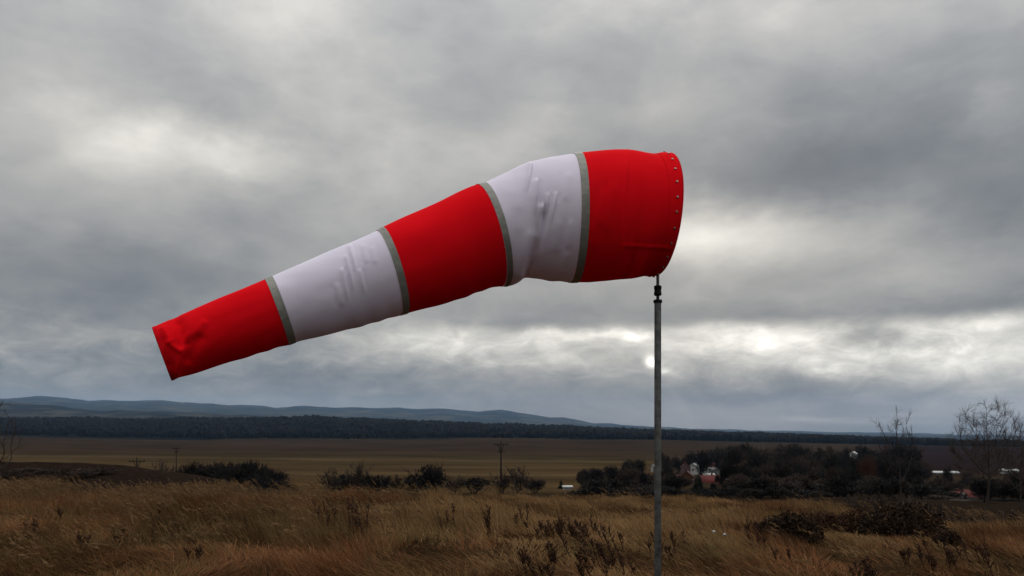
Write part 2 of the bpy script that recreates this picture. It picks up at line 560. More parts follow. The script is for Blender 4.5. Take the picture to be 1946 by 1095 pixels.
def ground(x, y):
    x = np.atleast_1d(np.asarray(x, float))
    y = np.atleast_1d(np.asarray(y, float))
    r = np.hypot(x, y) + 1e-6
    u = np.where(y > 1e-6, x / np.maximum(y, 1e-6), np.sign(x) * 99)
    inside = np.abs(u) <= ULIM
    Y = np.where(inside, y, r * math.cos(math.atan(ULIM)))
    px = CX + FPX * np.clip(u, -ULIM, ULIM)
    Yc = np.clip(Y, 2.0, 27000.0)
    Z = np.stack([np.interp(px, rw[1], rw[2]) for rw in ROWS])
    f = np.interp(np.log(Yc), LOGY, np.arange(len(ROWS)))
    i = np.minimum(f.astype(int), len(ROWS) - 2)
    t = f - i
    idx = np.arange(len(x))
    z = Z[i, idx] * (1 - t) + Z[i + 1, idx] * t
    # tussocks close by, rough relief in the distance
    near = np.clip(1 - Y / 110.0, 0, 1)
    z = z + near * 0.28 * (fbm(x / 3.5, y / 3.5, 2, 3) - 0.5)
    tus = np.clip(1 - Y / 60.0, 0, 1)
    z = z + tus * 0.34 * (fbm(x / 1.5 + 3, y / 2.2, 14, 2) - 0.5)
    far = np.clip((Y - 3000.0) / 4000.0, 0, 1)
    z = z + far * Y * 0.0034 * (fbm(u * 38 + 60, np.log(Yc) * 6, 5, 4) - 0.5)
    return z


def gz(x, y):
    return float(ground([x], [y])[0])


def at(px, Y, dz_=0.0):
    """point on the ground on a given bearing and depth"""
    x = (px - CX) / FPX * Y
    return Vector((x, Y, gz(x, Y) + dz_))


def row_z(py, Y):
    return EYE - (py - HY) / FPX * Y


ang = np.concatenate([np.linspace(-math.pi, -0.78, 60, endpoint=False), np.linspace(-0.78, 0.78, 460, endpoint=False), np.linspace(0.78, math.pi, 60, endpoint=False)])
rad = np.exp(np.linspace(math.log(0.6), math.log(26500.0), 460))
A, Rr = np.meshgrid(ang, rad)
gx, gy = (Rr * np.sin(A)).ravel(), (Rr * np.cos(A)).ravel()
gzv = ground(gx, gy)
na, nr = len(ang), len(rad)
verts = np.stack([gx, gy, gzv], 1)
verts = np.vstack([verts, [[0, 0, gz(0.01, 0.01)]]])
ii, jj = np.meshgrid(np.arange(nr - 1), np.arange(na), indexing='ij')
j2 = (jj + 1) % na
quads = np.stack([ii * na + jj, (ii + 1) * na + jj, (ii + 1) * na + j2, ii * na + j2], -1).reshape(-1, 4)
k = np.arange(na)
tris = np.stack([np.full(na, nr * na), k, (k + 1) % na], 1)
# land use, by place: dry grass, scrub, stubble and ploughed fields, forest, far hills
LUSE = [  # depth, colour
    (2, (.050, .031, .017)), (60, (.058, .037, .020)), (75, (.034, .023, .014)), (140, (.030, .021, .013)), (190, (.045, .032, .017)),
    (260, (.068, .046, .023)), (320, (.058, .039, .020)), (390, (.046, .031, .017)), (430, (.076, .054, .028)), (470, (.062, .043, .022)), (520, (.048, .032, .018)),
    (600, (.060, .042, .021)), (700, (.046, .033, .016)), (770, (.048, .034, .017)), (790, (.064, .046, .025)), (850, (.060, .043, .023)),
    (880, (.036, .028, .014)), (1050, (.038, .026, .016)), (1300, (.030, .020, .013)), (1900, (.032, .022, .015)), (1980, (.034, .026, .016)),
    (2020, (.007, .008, .009)), (3600, (.007, .008, .009)), (4600, (.02, .02, .018)), (5500, (.032, .032, .027)), (6500, (.02, .02, .02)),
    (7500, (.008, .009, .012)), (10000, (.008, .009, .012)), (13000, (.02, .024, .021)), (16000, (.010, .013, .015)), (30000, (.010, .013, .015)),
]
ly = np.log(np.array([a for a, b in LUSE], float))
lc = np.array([b for a, b in LUSE])
vx, vy = verts[:, 0], verts[:, 1]
vr = np.hypot(vx, vy) * np.cos(np.minimum(np.abs(np.arctan2(vx, vy)), math.atan(ULIM)))
vu = np.clip(vx / np.maximum(vy, 1e-3), -ULIM, ULIM)
vpx = CX + FPX * vu
wob = 1 + 0.28 * (fbm(vu * 5 + 30, np.log(np.maximum(vr, 1)) * 3, 7, 3) - 0.5)
lr = np.log(np.clip(vr * wob, 2, 29000))
tone = np.stack([np.interp(lr, ly, lc[:, c]) for c in range(3)], 1)
tone[vr < 62] *= .6        # ground close by made darker, between the tussocks
# dark scrubby slope on the left
tone *= (0.72 + .56 * fbm(vu * 9 + 70, np.log(np.maximum(vr, 1)) * 9, 13, 3))[:, None]      # patchy growth
hillp = np.clip((vr - 4000) / 2000, 0, 1) * np.clip((fbm(vu * 40 + 9, np.log(np.maximum(vr, 1)) * 30, 17, 3) - .5) * 7, 0, 1)
tone = tone * (1 - hillp[:, None]) + np.array([.055, .052, .040]) * hillp[:, None]      # clearings and fields on the far hills
tone[:, 2] *= .85
tone[:, 1] *= .94
dark = np.clip((560 - vpx) / 60, 0, 1) * np.clip((vr - 55) / 15, 0, 1) * np.clip((150 - vr) / 20, 0, 1)
tone = tone * (1 - dark[:, None]) + np.array([.018, .012, .009]) * dark[:, None]
# shade of the wood painted into the ground on the right, gardens included
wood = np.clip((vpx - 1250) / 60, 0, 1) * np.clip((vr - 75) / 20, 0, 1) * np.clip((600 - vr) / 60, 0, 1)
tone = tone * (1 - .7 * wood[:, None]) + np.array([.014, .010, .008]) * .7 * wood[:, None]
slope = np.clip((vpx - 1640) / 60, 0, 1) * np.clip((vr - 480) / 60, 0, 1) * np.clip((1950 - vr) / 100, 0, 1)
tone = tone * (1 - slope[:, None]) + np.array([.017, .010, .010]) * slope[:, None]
T = NT('land')
at_ = T.n('ShaderNodeVertexColor', layer_name='tone')
tcn = T.n('ShaderNodeTexCoord')
mul = None
for (scl, stretch, lo, hi) in ((1.3, (1, 1, 1), .55, 1.35), (0.012, (1, 3.0, 1), .72, 1.22)):
    mp = T.n('ShaderNodeMapping')
    mp.inputs['Scale'].default_value = stretch
    T.l(tcn.outputs['Object'], mp.inputs[0])
    nz = T.n('ShaderNodeTexNoise')
    nz.inputs['Scale'].default_value = scl
    nz.inputs['Detail'].default_value = 5
    T.l(mp.outputs[0], nz.inputs['Vector'])
    mr = T.n('ShaderNodeMapRange')
    mr.inputs[1].default_value = .3
    mr.inputs[2].default_value = .7
    mr.inputs[3].default_value = lo
    mr.inputs[4].default_value = hi
    T.l(nz.outputs[0], mr.inputs[0])
    if mul is None:
        mul = mr.outputs[0]
    else:
        mm = T.n('ShaderNodeMath', operation='MULTIPLY')
        T.l(mul, mm.inputs[0])
        T.l(mr.outputs[0], mm.inputs[1])
        mul = mm.outputs[0]
sv = T.n('ShaderNodeVectorMath', operation='SCALE')
T.l(at_.outputs[0], sv.inputs[0])
T.l(mul, sv.inputs['Scale'])
T.l(sv.outputs[0], T.b.inputs['Base Color'])
T.b.inputs['Roughness'].default_value = 0.95
T.b.inputs['Specular IOR Level'].default_value = 0.0
M['land'] = T.m
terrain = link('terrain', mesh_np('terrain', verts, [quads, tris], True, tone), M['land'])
tag(terrain, kind='structure')

# ------------------------------------------------------------------ far forest: a wood that reads as one mass
N = 13000
fy = np.sqrt(RNG.random(N) * (3750.0 ** 2 - 2010.0 ** 2) + 2010.0 ** 2)
fu = RNG.uniform(-0.78, 0.78, N)
edge = 2010 + 130 * fbm(fu * 14 + 40, fu * 0 + 3, 9, 3)
fy = np.maximum(fy, edge)
fx = fu * fy
fz = ground(fx, fy)
fh = RNG.uniform(11, 21, N) * (0.55 + .9 * fbm(fx / 170, fy / 170, 3, 3))
fw = fh * RNG.uniform(.32, .60, N)
ns = 6
tmpl = [(0.6, 0.0), (1.0, 0.35), (0.85, 0.70), (0.48, 0.92)]
V, Q, Tt = [], [], []
rot = RNG.uniform(0, 6.28, N)
for (rr, hh) in tmpl:
    for k in range(ns):
        t = rot + 2 * math.pi * k / ns
        jit = RNG.uniform(.75, 1.2, N)
        V.append(np.stack([fx + fw * rr * jit * np.cos(t), fy + fw * rr * jit * np.sin(t), fz + fh * hh], 1))
V.append(np.stack([fx, fy, fz + fh], 1))
V = np.stack(V, 1)
nv = V.shape[1]
base = np.arange(N)[:, None] * nv
qf, tf = [], []
for i in range(len(tmpl) - 1):
    for k in range(ns):
        k2 = (k + 1) % ns
        qf.append(np.concatenate([base + i * ns + k, base + i * ns + k2, base + (i + 1) * ns + k2, base + (i + 1) * ns + k], 1))
for k in range(ns):
    k2 = (k + 1) % ns
    tf.append(np.concatenate([base + 3 * ns + k, base + 3 * ns + k2, base + nv - 1], 1))
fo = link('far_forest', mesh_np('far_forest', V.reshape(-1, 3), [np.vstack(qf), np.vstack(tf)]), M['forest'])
tag(fo, 'dark forest belt stretching along the low ridge beyond the fields', 'forest', kind='stuff')

# ------------------------------------------------------------------ windsock
# stations along the sleeve, mouth to tail: (top column,row), (bottom column,row), plan angle of the axis
ST = [
    ((1262, 290), (1251, 525), 8), ((1250, 289.5), (1245, 525.5), 8), ((1236, 292), (1236, 526), 7.5), ((1187, 285), (1187, 531), 6.5),
    ((1150, 284.5), (1150, 534), 5.5), ((1097, 288.5), (1100, 538), 5), ((1083, 291), (1085, 537), 5.5), ((1040, 298), (1043, 533), 8),
    ((1012, 304), (1010, 528), 9.5), ((990, 311), (999, 529), 11), ((955, 328), (985, 539), 12.5), ((912, 348.5), (968, 542.5), 13), ((899, 352), (958, 542), 13),
    ((810, 394), (868, 570), 14.5), ((722, 433), (777, 595), 16), ((712, 440), (764, 598), 16), ((610, 484), (657, 628), 16),
    ((516, 525), (563, 651), 16.5), ((502, 531), (549, 655), 16.5), ((400, 574), (440, 688), 18), ((325, 606), (357, 714), 20), ((290, 622), (327, 723), 21),
]
Y0 = 5.5
tq = np.linspace(0, 2 * math.pi, 90)
fix = [(np.array(tp, float), np.array(bt, float)) for (tp, bt, al) in ST]
for _pass in range(5):
    cen, e1s, rads, e2s = [], [], [], []
    Yc, prev = Y0, None
    for n_, (tp0, bt0, al) in enumerate(ST):
        tp, bt = fix[n_]
        pcx, pcy = (tp[0] + bt[0]) / 2, (tp[1] + bt[1]) / 2
        if prev is not None:
            for _ in range(6):
                X = (pcx - CX) / FPX * Yc
                Yc = prev[1] + (X - prev[0]) * math.tan(math.radians((al + prev[2]) / 2))
        X = (pcx - CX) / FPX * Yc
        prev = (X, Yc, al)
        C = np.array([X, Yc, EYE + (HY - pcy) / FPX * Yc])
        ch = np.array([(tp[0] - bt[0]) / FPX * Yc, 0, (bt[1] - tp[1]) / FPX * Yc])
        R = np.linalg.norm(ch) / 2
        e1 = ch / (2 * R)
        a = math.radians(al)
        e2 = np.array([-math.sin(a), math.cos(a), 0])
        e2 -= e1 * e1.dot(e2)
        e2 /= np.linalg.norm(e2)
        cen.append(C); rads.append(R); e1s.append(e1); e2s.append(e2)
        ring = C + R * (np.cos(tq)[:, None] * e1 + np.sin(tq)[:, None] * e2)
        im = np.stack([CX + ring[:, 0] / ring[:, 1] * FPX, HY - (ring[:, 2] - EYE) / ring[:, 1] * FPX], 1)
        ud = (np.array(tp0) - np.array(bt0)) / np.linalg.norm(np.array(tp0) - np.array(bt0))
        pr = im @ ud
        over_t, over_b = pr.max() - np.array(tp0) @ ud, np.array(bt0) @ ud - pr.min()
        fix[n_] = (tp - ud * over_t, bt + ud * over_b)
cen, rads, e1s, e2s = map(np.array, (cen, rads, e1s, e2s))
sarc = np.concatenate([[0], np.cumsum(np.linalg.norm(np.diff(cen, axis=0), axis=1))])


def pchip(x, y, xq):
    """monotone cubic interpolation, keeps the creases"""
    y = np.asarray(y, float)
    h = np.diff(x)
    d = np.diff(y, axis=0) / (h[:, None] if y.ndim > 1 else h)
    mm = np.zeros_like(y)
    mm[1:-1] = np.where(d[:-1] * d[1:] > 0, 2 * d[:-1] * d[1:] / np.where(np.abs(d[:-1] + d[1:]) < 1e-12, 1, d[:-1] + d[1:]), 0)
    mm[0], mm[-1] = d[0], d[-1]
    i = np.clip(np.searchsorted(x, xq) - 1, 0, len(x) - 2)
    t = (xq - x[i]) / h[i]
    hh = h[i]
    if y.ndim > 1:
        t, hh = t[:, None], hh[:, None]
    return (1 + 2 * t) * (1 - t) ** 2 * y[i] + t * (1 - t) ** 2 * hh * mm[i] + t * t * (3 - 2 * t) * y[i + 1] + t * t * (t - 1) * hh * mm[i + 1]


NTH = 256
TH = np.linspace(0, 2 * math.pi, NTH, endpoint=False)


def sleeve(s):
    """rings of the sleeve at arc positions s -> (len(s), NTH, 3), with folds and puckers"""
    C = pchip(sarc, cen, s)
    R = pchip(sarc, rads, s)
    a1 = pchip(sarc, e1s, s)
    a2 = pchip(sarc, e2s, s)
    a1 /= np.linalg.norm(a1, axis=1)[:, None]
    a2 -= a1 * (a1 * a2).sum(1)[:, None]
    a2 /= np.linalg.norm(a2, axis=1)[:, None]
    dirs = np.cos(TH)[None, :, None] * a1[:, None, :] - np.sin(TH)[None, :, None] * a2[:, None, :]   # sin>0: side towards the road
    P = C[:, None, :] + R[:, None, None] * dirs
    qx = CX + P[..., 0] / P[..., 1] * FPX
    qy = HY - (P[..., 2] - EYE) / P[..., 1] * FPX
    side = np.clip(np.sin(TH)[None, :] * 4 + .6, 0, 1) * np.ones_like(qx)
    D = np.zeros_like(qx)
    ss = s[:, None] * np.ones_like(qx)
    tt = TH[None, :] * np.ones_like(qx)
    # soft unevenness of wind-filled cloth, tighter at the seams
    D += 0.008 * (fbm(ss * 3.0 + 20, np.cos(tt) * 1.2 + 9, 1, 2) - .5) + 0.006 * (fbm(ss * 5 + np.sin(tt) * 2 + 7, np.cos(tt) * 2.2 + 30, 4, 2) - .5)
    # small scallops on the underside where the cloth hangs slack
    D += 0.006 * np.clip(-np.cos(tt) - .6, 0, 1) * np.sin(ss * 34 + 2 * np.sin(ss * 9))

    def ridge(x0, y0, x1, y1, w, amp, pair=True):
        dxx, dyy = x1 - x0, y1 - y0
        L2 = dxx * dxx + dyy * dyy
        t = ((qx - x0) * dxx + (qy - y0) * dyy) / L2
        dist = ((qx - x0) * dyy - (qy - y0) * dxx) / math.sqrt(L2)
        env = np.exp(-np.clip(np.abs(t - .5) - .38, 0, 9) ** 2 / .02)
        g = np.exp(-(dist / w) ** 2)
        if pair:
            g = g - .45 * np.exp(-((dist + w * 1.7) / w) ** 2)
        return amp * g * env * side
    def pucker(x0, y0, x1, y1, w, amp):
        """a small hooked fold: rises gently, drops sharply, rounded at the head"""
        dxx, dyy = x1 - x0, y1 - y0
        L = math.hypot(dxx, dyy)
        t = ((qx - x0) * dxx + (qy - y0) * dyy) / L
        dist = -((qx - x0) * dyy - (qy - y0) * dxx) / L
        t0 = np.clip(t / w, 0, 1.2)
        body = np.clip((t + w) / w, 0, 1) * np.clip((L + 14 - t) / (L * .7), 0, 1)
        f = np.exp(-(np.maximum(dist, 0) / w) ** 2) * np.clip((dist + 2.2) / 2.2, 0, 1)
        f = f - .35 * np.exp(-((dist + 5) / 4.0) ** 2)
        return amp * f * body * side
    # puckers in the first white panel
    for a in [(1011, 314, 1004, 354, 8, .016), (1021, 347, 1019, 396, 8, .019), (1032, 394, 1026, 462, 9, .020), (1058, 372, 1050, 412, 8, .008), (1043, 372, 1040, 400, 6, .008)]:
        D += pucker(*a)
    for a in [(1080, 330, 1074, 380, 9, .005), (1062, 420, 1052, 480, 10, .004), (1078, 480, 1068, 520, 8, .004), (992, 330, 984, 400, 12, .005), (1085, 420, 1080, 470, 7, .005), (975, 360, 985, 440, 14, .004)]:
        D += ridge(*a)
    # the fold where the sleeve kinks
    D += ridge(1034, 400, 1001, 532, 10, -.026, False) + ridge(1016, 440, 985, 530, 14, .016, False)
    # puckers in the second white panel
    for a in [(667, 470, 674, 502, 6, .010), (660, 490, 671, 540, 6, .011), (652, 514, 660, 560, 6, .010), (686, 516, 692, 548, 6, .007)]:
        D += pucker(*a)
    for a in [(690, 466, 698, 500, 6, .005), (640, 540, 650, 580, 6, .005), (706, 470, 712, 500, 6, .004)]:
        D += ridge(*a)
    # frame pressing through the mouth panel
    D += ridge(1192, 305, 1181, 485, 3.0, .011, False) + ridge(1182, 466, 1274, 471, 3.5, .008, False)
    for a in [(1150, 360, 1140, 430, 8, .006), (1166, 350, 1152, 440, 8, .006), (1130, 400, 1126, 470, 9, .004)]:
        D += ridge(*a)
    # slack tail
    D += ridge(336, 606, 352, 660, 11, -.026, False) + ridge(356, 632, 334, 716, 6, .018, False) + ridge(308, 622, 326, 652, 7, .015, False)
    D += ridge(380, 636, 356, 690, 12, -.020, False) + ridge(302, 640, 322, 700, 7, -.018, False) + ridge(316, 650, 344, 668, 5, .014, False) + ridge(390, 610, 366, 640, 8, .010, False)
    return P + dirs * D[..., None], dirs


def ring_faces(n):
    i, j = np.meshgrid(np.arange(n - 1), np.arange(NTH), indexing='ij')
    j2 = (j + 1) % NTH
    return np.stack([i * NTH + j, i * NTH + j2, (i + 1) * NTH + j2, (i + 1) * NTH + j], -1).reshape(-1, 4)


sock = empty('windsock', (0, 0, 0))
tag(sock, 'red and white striped windsock filled by wind, streaming left from the steel pole', 'windsock')
# keep the empty under the mouth, where the sock turns
sock.location = tuple(cen[2] - e1s[2] * rads[2])
bpy.context.view_layer.update()
SO = np.array(sock.location)


def panel(name, i0, i1, mat, n, off=0.0, label=None):
    s = np.linspace(sarc[i0], sarc[i1], n)
    P, dirs = sleeve(s)
    P = P + dirs * off - SO
    o = link(name, mesh_np(name, P.reshape(-1, 3), [ring_faces(n)], True), mat, sock)
    if label:
        o['label'] = label
    return o


panel('mouth_hem', 0, 2, M['red'], 14, .002, 'red hem with eyelets around the wide mouth')
panel('red_panel', 2, 5, M['red'], 130, 0, 'wide red panel next to the mouth')
panel('reflective_band', 5, 6, M['reflective'], 8, .003)
panel('white_panel', 6, 11, M['white'], 210, 0, 'puckered white panel where the sleeve kinks')
panel('reflective_band', 11, 12, M['reflective'], 8, .003)
panel('red_panel', 12, 14, M['red'], 60, 0, 'smooth middle red panel')
panel('reflective_band', 14, 15, M['reflective'], 8, .003)
panel('white_panel', 15, 17, M['white'], 170, 0, 'narrower white panel near the tail')
panel('reflective_band', 17, 18, M['reflective'], 8, .003)
panel('red_panel', 18, 21, M['red'], 110, 0, 'crumpled red panel at the narrow tail')

# rolled mouth: the cloth turns over the hoop and back inside
P0, dirs0 = sleeve(np.array([0.0]))
P0, dirs0 = P0[0], dirs0[0]
axd = (cen[0] - cen[2]) / np.linalg.norm(cen[0] - cen[2])
prof = [(0.002, 0.0), (0.000, .007), (-.006, .013), (-.016, .015), (-.027, .011), (-.034, .0), (-.040, -.06), (-.040, -.14)]
VV = np.concatenate([P0 + dirs0 * r_ + axd * a_ for (r_, a_) in prof]) - SO
link('mouth_lining', mesh_np('mouth_lining', VV, [ring_faces(len(prof))], True), M['hem'], sock)
# tail hem
Pt, dt = sleeve(np.array([sarc[-1]]))
Pt, dt = Pt[0], dt[0]
ax_t = (cen[-1] - cen[-2]) / np.linalg.norm(cen[-1] - cen[-2])
prof = [(.001, -.03), (.003, -.002), (.0, .004), (-.005, .0), (-.005, -.04)]
VV = np.concatenate([Pt + dt * r_ + ax_t * a_ for (r_, a_) in prof]) - SO
link('tail_hem', mesh_np('tail_hem', VV, [ring_faces(len(prof))], True), M['hem'], sock)
# hoops and struts of the basket frame inside the mouth
for si, rr in ((0.03, .018), (sarc[3], .008)):
    Pc, dc = sleeve(np.array([si]))
    mb = MB()
    pts = [Vector(Pc[0][k] - dc[0][k] * (rr + .008) - SO) for k in range(0, NTH, 4)]
    mb.tube(pts + [pts[0]], 0.009, 6, False)
    mb.build('frame_hoop', M['steel'], sock, True)
for th in (0.35, 2.25, 4.0, 5.6):
    k = int(th / (2 * math.pi) * NTH)
    Pc, dc = sleeve(np.linspace(0.05, sarc[3], 3))
    mb = MB()
    mb.tube([Vector(Pc[i][k] - dc[i][k] * .024 - SO) for i in range(3)], 0.007, 6)
    mb.build('frame_strut', M['steel'], sock, True)
# eyelets with lacing along the mouth hem
mb = MB()
mb.lathe([(.002, .0), (.0028, .0025), (.0062, .0025), (.007, .0), (.007, -.004)], 10)
ey_me = mb.mesh('eyelet', True)
NE = 26
for k in range(NE):
    th = 2 * math.pi * (k + .35) / NE
    kk = int(round(th / (2 * math.pi) * NTH)) % NTH
    Pc, dc = sleeve(np.array([sarc[1] * .95]))
    o = link('eyelet', ey_me, M['brass'], sock)
    d = Vector(dc[0][kk])
    o.location = Vector(Pc[0][kk] - SO) + d * .007
    o.rotation_euler = d.to_track_quat('Z', 'Y').to_euler()

# ------------------------------------------------------------------ pole under the windsock
PX, PY = (1250 - CX) / FPX * Y0, Y0
pole = empty('windsock_pole', (PX, PY, gz(PX, PY)))
tag(pole, 'galvanised steel pole with black swivel sleeve carrying the windsock', 'pole')
g0 = pole.location.z


def pz(py):
    return row_z(py, Y0) - g0


mb = MB()
mb.lathe([(0.0, -.4), (.0235, -.4), (.0235, pz(575)), (.0225, pz(573)), (0, pz(573))], 32)
mb.build('tube', M['steel'], pole, True)
mb = MB()
mb.lathe([(.0, pz(576)), (.028, pz(576)), (.030, pz(575)), (.030, pz(571.5)), (.027, pz(570)), (.0, pz(570))], 28)
mb.build('top_flange', M['rubber'], pole, True)
mb = MB()
mb.lathe([(.0, pz(572)), (.0105, pz(572)), (.0105, pz(528)), (.009, pz(500)), (0, pz(500))], 20)
mb.build('swivel_rod', M['steel'], pole, True)
mb = MB()
mb.lathe([(.0, pz(562)), (.021, pz(562)), (.026, pz(560.5)), (.026, pz(556)), (.0235, pz(555)), (.0235, pz(550)), (.026, pz(549)), (.026, pz(544.5)), (.021, pz(543)), (0, pz(543))], 28)
mb.build('bearing_sleeve', M['rubber'], pole, True)

# ------------------------------------------------------------------ plants: generators


def rand_perp(d):
    v = Vector((random.gauss(0, 1), random.gauss(0, 1), random.gauss(0, 1)))
    v = v - d * v.dot(d)
    if v.length < 1e-6:
        return Vector((1, 0, 0))
    return v.normalized()


def bare_tree(H, R, levels=5, seed=1, spread=0.6, trunk_frac=0.28, nchild=(4, 6), rmin=0.012, up=0.25, ratio=0.62, stems=1, lean=0.0, droop=0.0):
    """tapered trunk with limbs; twigs go to the crown. Returns trunk MB, crown MB"""
    random.seed(seed)
    tr, cw = MB(), MB()

    def grow(p, d, L, r, lev):
        nseg = 4 if lev < 2 else (3 if lev < 4 else 2)
        pts, rs = [p.copy()], [r]
        dd = d.copy()
        q = p.copy()
        for i in range(nseg):
            dd = (dd + rand_perp(dd) * random.uniform(.03, .16) + Vector((0, 0, up * (.35 if lev else .15) - droop * lev * .05))).normalized()
            q = q + dd * (L / nseg)
            pts.append(q.copy())
            rs.append(max(r * (1 - .62 * (i + 1) / nseg), rmin * .6))
        (tr if lev < 2 else cw).tube(pts, rs, 7 if lev == 0 else (5 if lev < 3 else 3), lev < 1)
        if lev >= levels:
            return
        n = random.randint(*nchild)
        for k in range(n):
            t = random.uniform(.30 if lev else trunk_frac * 1.2, 1.0)
            f = t * nseg
            i = min(int(f), nseg - 1)
            bp = pts[i].lerp(pts[i + 1], f - i)
            br = rs[i] * (1 - (f - i)) + rs[i + 1] * (f - i)
            nd = (dd * math.cos(spread) + rand_perp(dd) * math.sin(spread) * random.uniform(.7, 1.3)).normalized()
            grow(bp, nd, L * ratio * random.uniform(.7, 1.15) * (1.15 - .45 * t), max(br * random.uniform(.5, .72), rmin), lev + 1)
        grow(pts[-1], (dd + rand_perp(dd) * .25).normalized(), L * ratio * random.uniform(.8, 1.1), max(rs[-1] * .9, rmin), lev + 1)

    for s_ in range(stems):
        if stems > 1:
            a = 2 * math.pi * s_ / stems + random.uniform(-.4, .4)
            d = Vector((math.cos(a) * .28, math.sin(a) * .28, 1)).normalized()
            p = Vector((math.cos(a) * R, math.sin(a) * R, -.2))
        else:
            d, p = Vector((lean, 0, 1)).normalized(), Vector((0, 0, -.3))
        grow(p, d, H * .42, R, 0)
    return tr, cw


def fit_height(mbs, H, width=None):
    z = max(v[2] for mb_ in mbs for v in mb_.v)
    k_ = H / z
    kx = k_
    if width:
        xs = [abs(v[0]) for mb_ in mbs for v in mb_.v]
        kx = width / 2 / np.percentile(xs, 99)
    for mb_ in mbs:
        mb_.v = [(v[0] * kx, v[1] * kx, v[2] * k_) for v in mb_.v]


def twig_cloud(mbo, centre, rx, ry, rz, n, size, seed, up=.6):
    """many thin upward twig slivers through an uneven volume"""
    rg = np.random.default_rng(seed)
    lob = [(rg.normal(0, .45, 3) * [1, 1, .6], rg.uniform(.45, .8)) for _ in range(7)]
    b = len(mbo.v)
    vs, ts = [], []
    for i in range(n):
        c, rr = lob[i % 7]
        v = rg.normal(0, 1, 3)
        v /= np.linalg.norm(v)
        q = c + v * rr * rg.random() ** .45
        o_ = np.array([q[0] * rx, q[1] * ry, q[2] * rz]) + centre
        o_[2] = max(o_[2], centre[2] - rz * .98)
        d = v * .8 + np.array([0, 0, up]) + rg.normal(0, .35, 3)
        d /= np.linalg.norm(d)
        w = np.cross(d, rg.normal(0, 1, 3))
        w /= np.linalg.norm(w) + 1e-9
        L = size * rg.uniform(.5, 1.4)
        wd = size * rg.uniform(.05, .13)
        k0 = b + len(vs)
        vs += [o_ - w * wd, o_ + w * wd, o_ + d * L + w * wd * .3, o_ + d * L * .6 - w * wd * 1.2]
        ts += [(k0, k0 + 1, k0 + 2), (k0, k0 + 2, k0 + 3)]
    mbo.v += [tuple(x) for x in vs]
    mbo.t += ts


def conifer(H, seed):
    rg = random.Random(seed)
    tr, cw = MB(), MB()
    tr.tube([(0, 0, -.3), (0, 0, H * .95)], [H * .018, H * .004], 6)
    z = H * .06
    while z < H * .98:
        f = 1 - z / H
        L = H * .24 * f ** .85 + .1
        nb = max(5, int(9 * f) + 4)
        for k in range(nb):
            a = rg.uniform(0, 6.283)
            l = L * rg.uniform(.75, 1.15)
            dx_, dy_ = math.cos(a), math.sin(a)
            px_, py_ = -dy_, dx_
            w = l * .26
            dz2 = -.28 * l
            cw.add([(0, 0, z), (dx_ * l * .55 + px_ * w, dy_ * l * .55 + py_ * w, z + dz2 * .4), (dx_ * l, dy_ * l, z + dz2 * .7), (dx_ * l * .55 - px_ * w, dy_ * l * .55 - py_ * w, z + dz2 * .4),
                    (dx_ * l * .5, dy_ * l * .5, z + dz2 - .04 * H * f)], [], [(0, 1, 2), (0, 2, 3), (1, 4, 2), (3, 2, 4)])
        z += H * .035 * (.5 + f)
    return tr, cw


class Kind:
    """trunk + crown meshes that copies share"""

    def __init__(self, tr, cw, name, mt, mc):
        self.tr, self.cw = tr.mesh(name + '_trunk', True), cw.mesh(name + '_crown', False)
        self.name, self.mt, self.mc = name, mt, mc

    def put(self, loc, rz, s, label, cat, group=None, tn='trunk', cn='crown'):
        e = empty(self.name, loc, rz)
        e.scale = s if isinstance(s, tuple) else (s, s, s)
        link(tn, self.tr, self.mt, e)
        link(cn, self.cw, self.mc, e)
        return tag(e, label, cat, group)


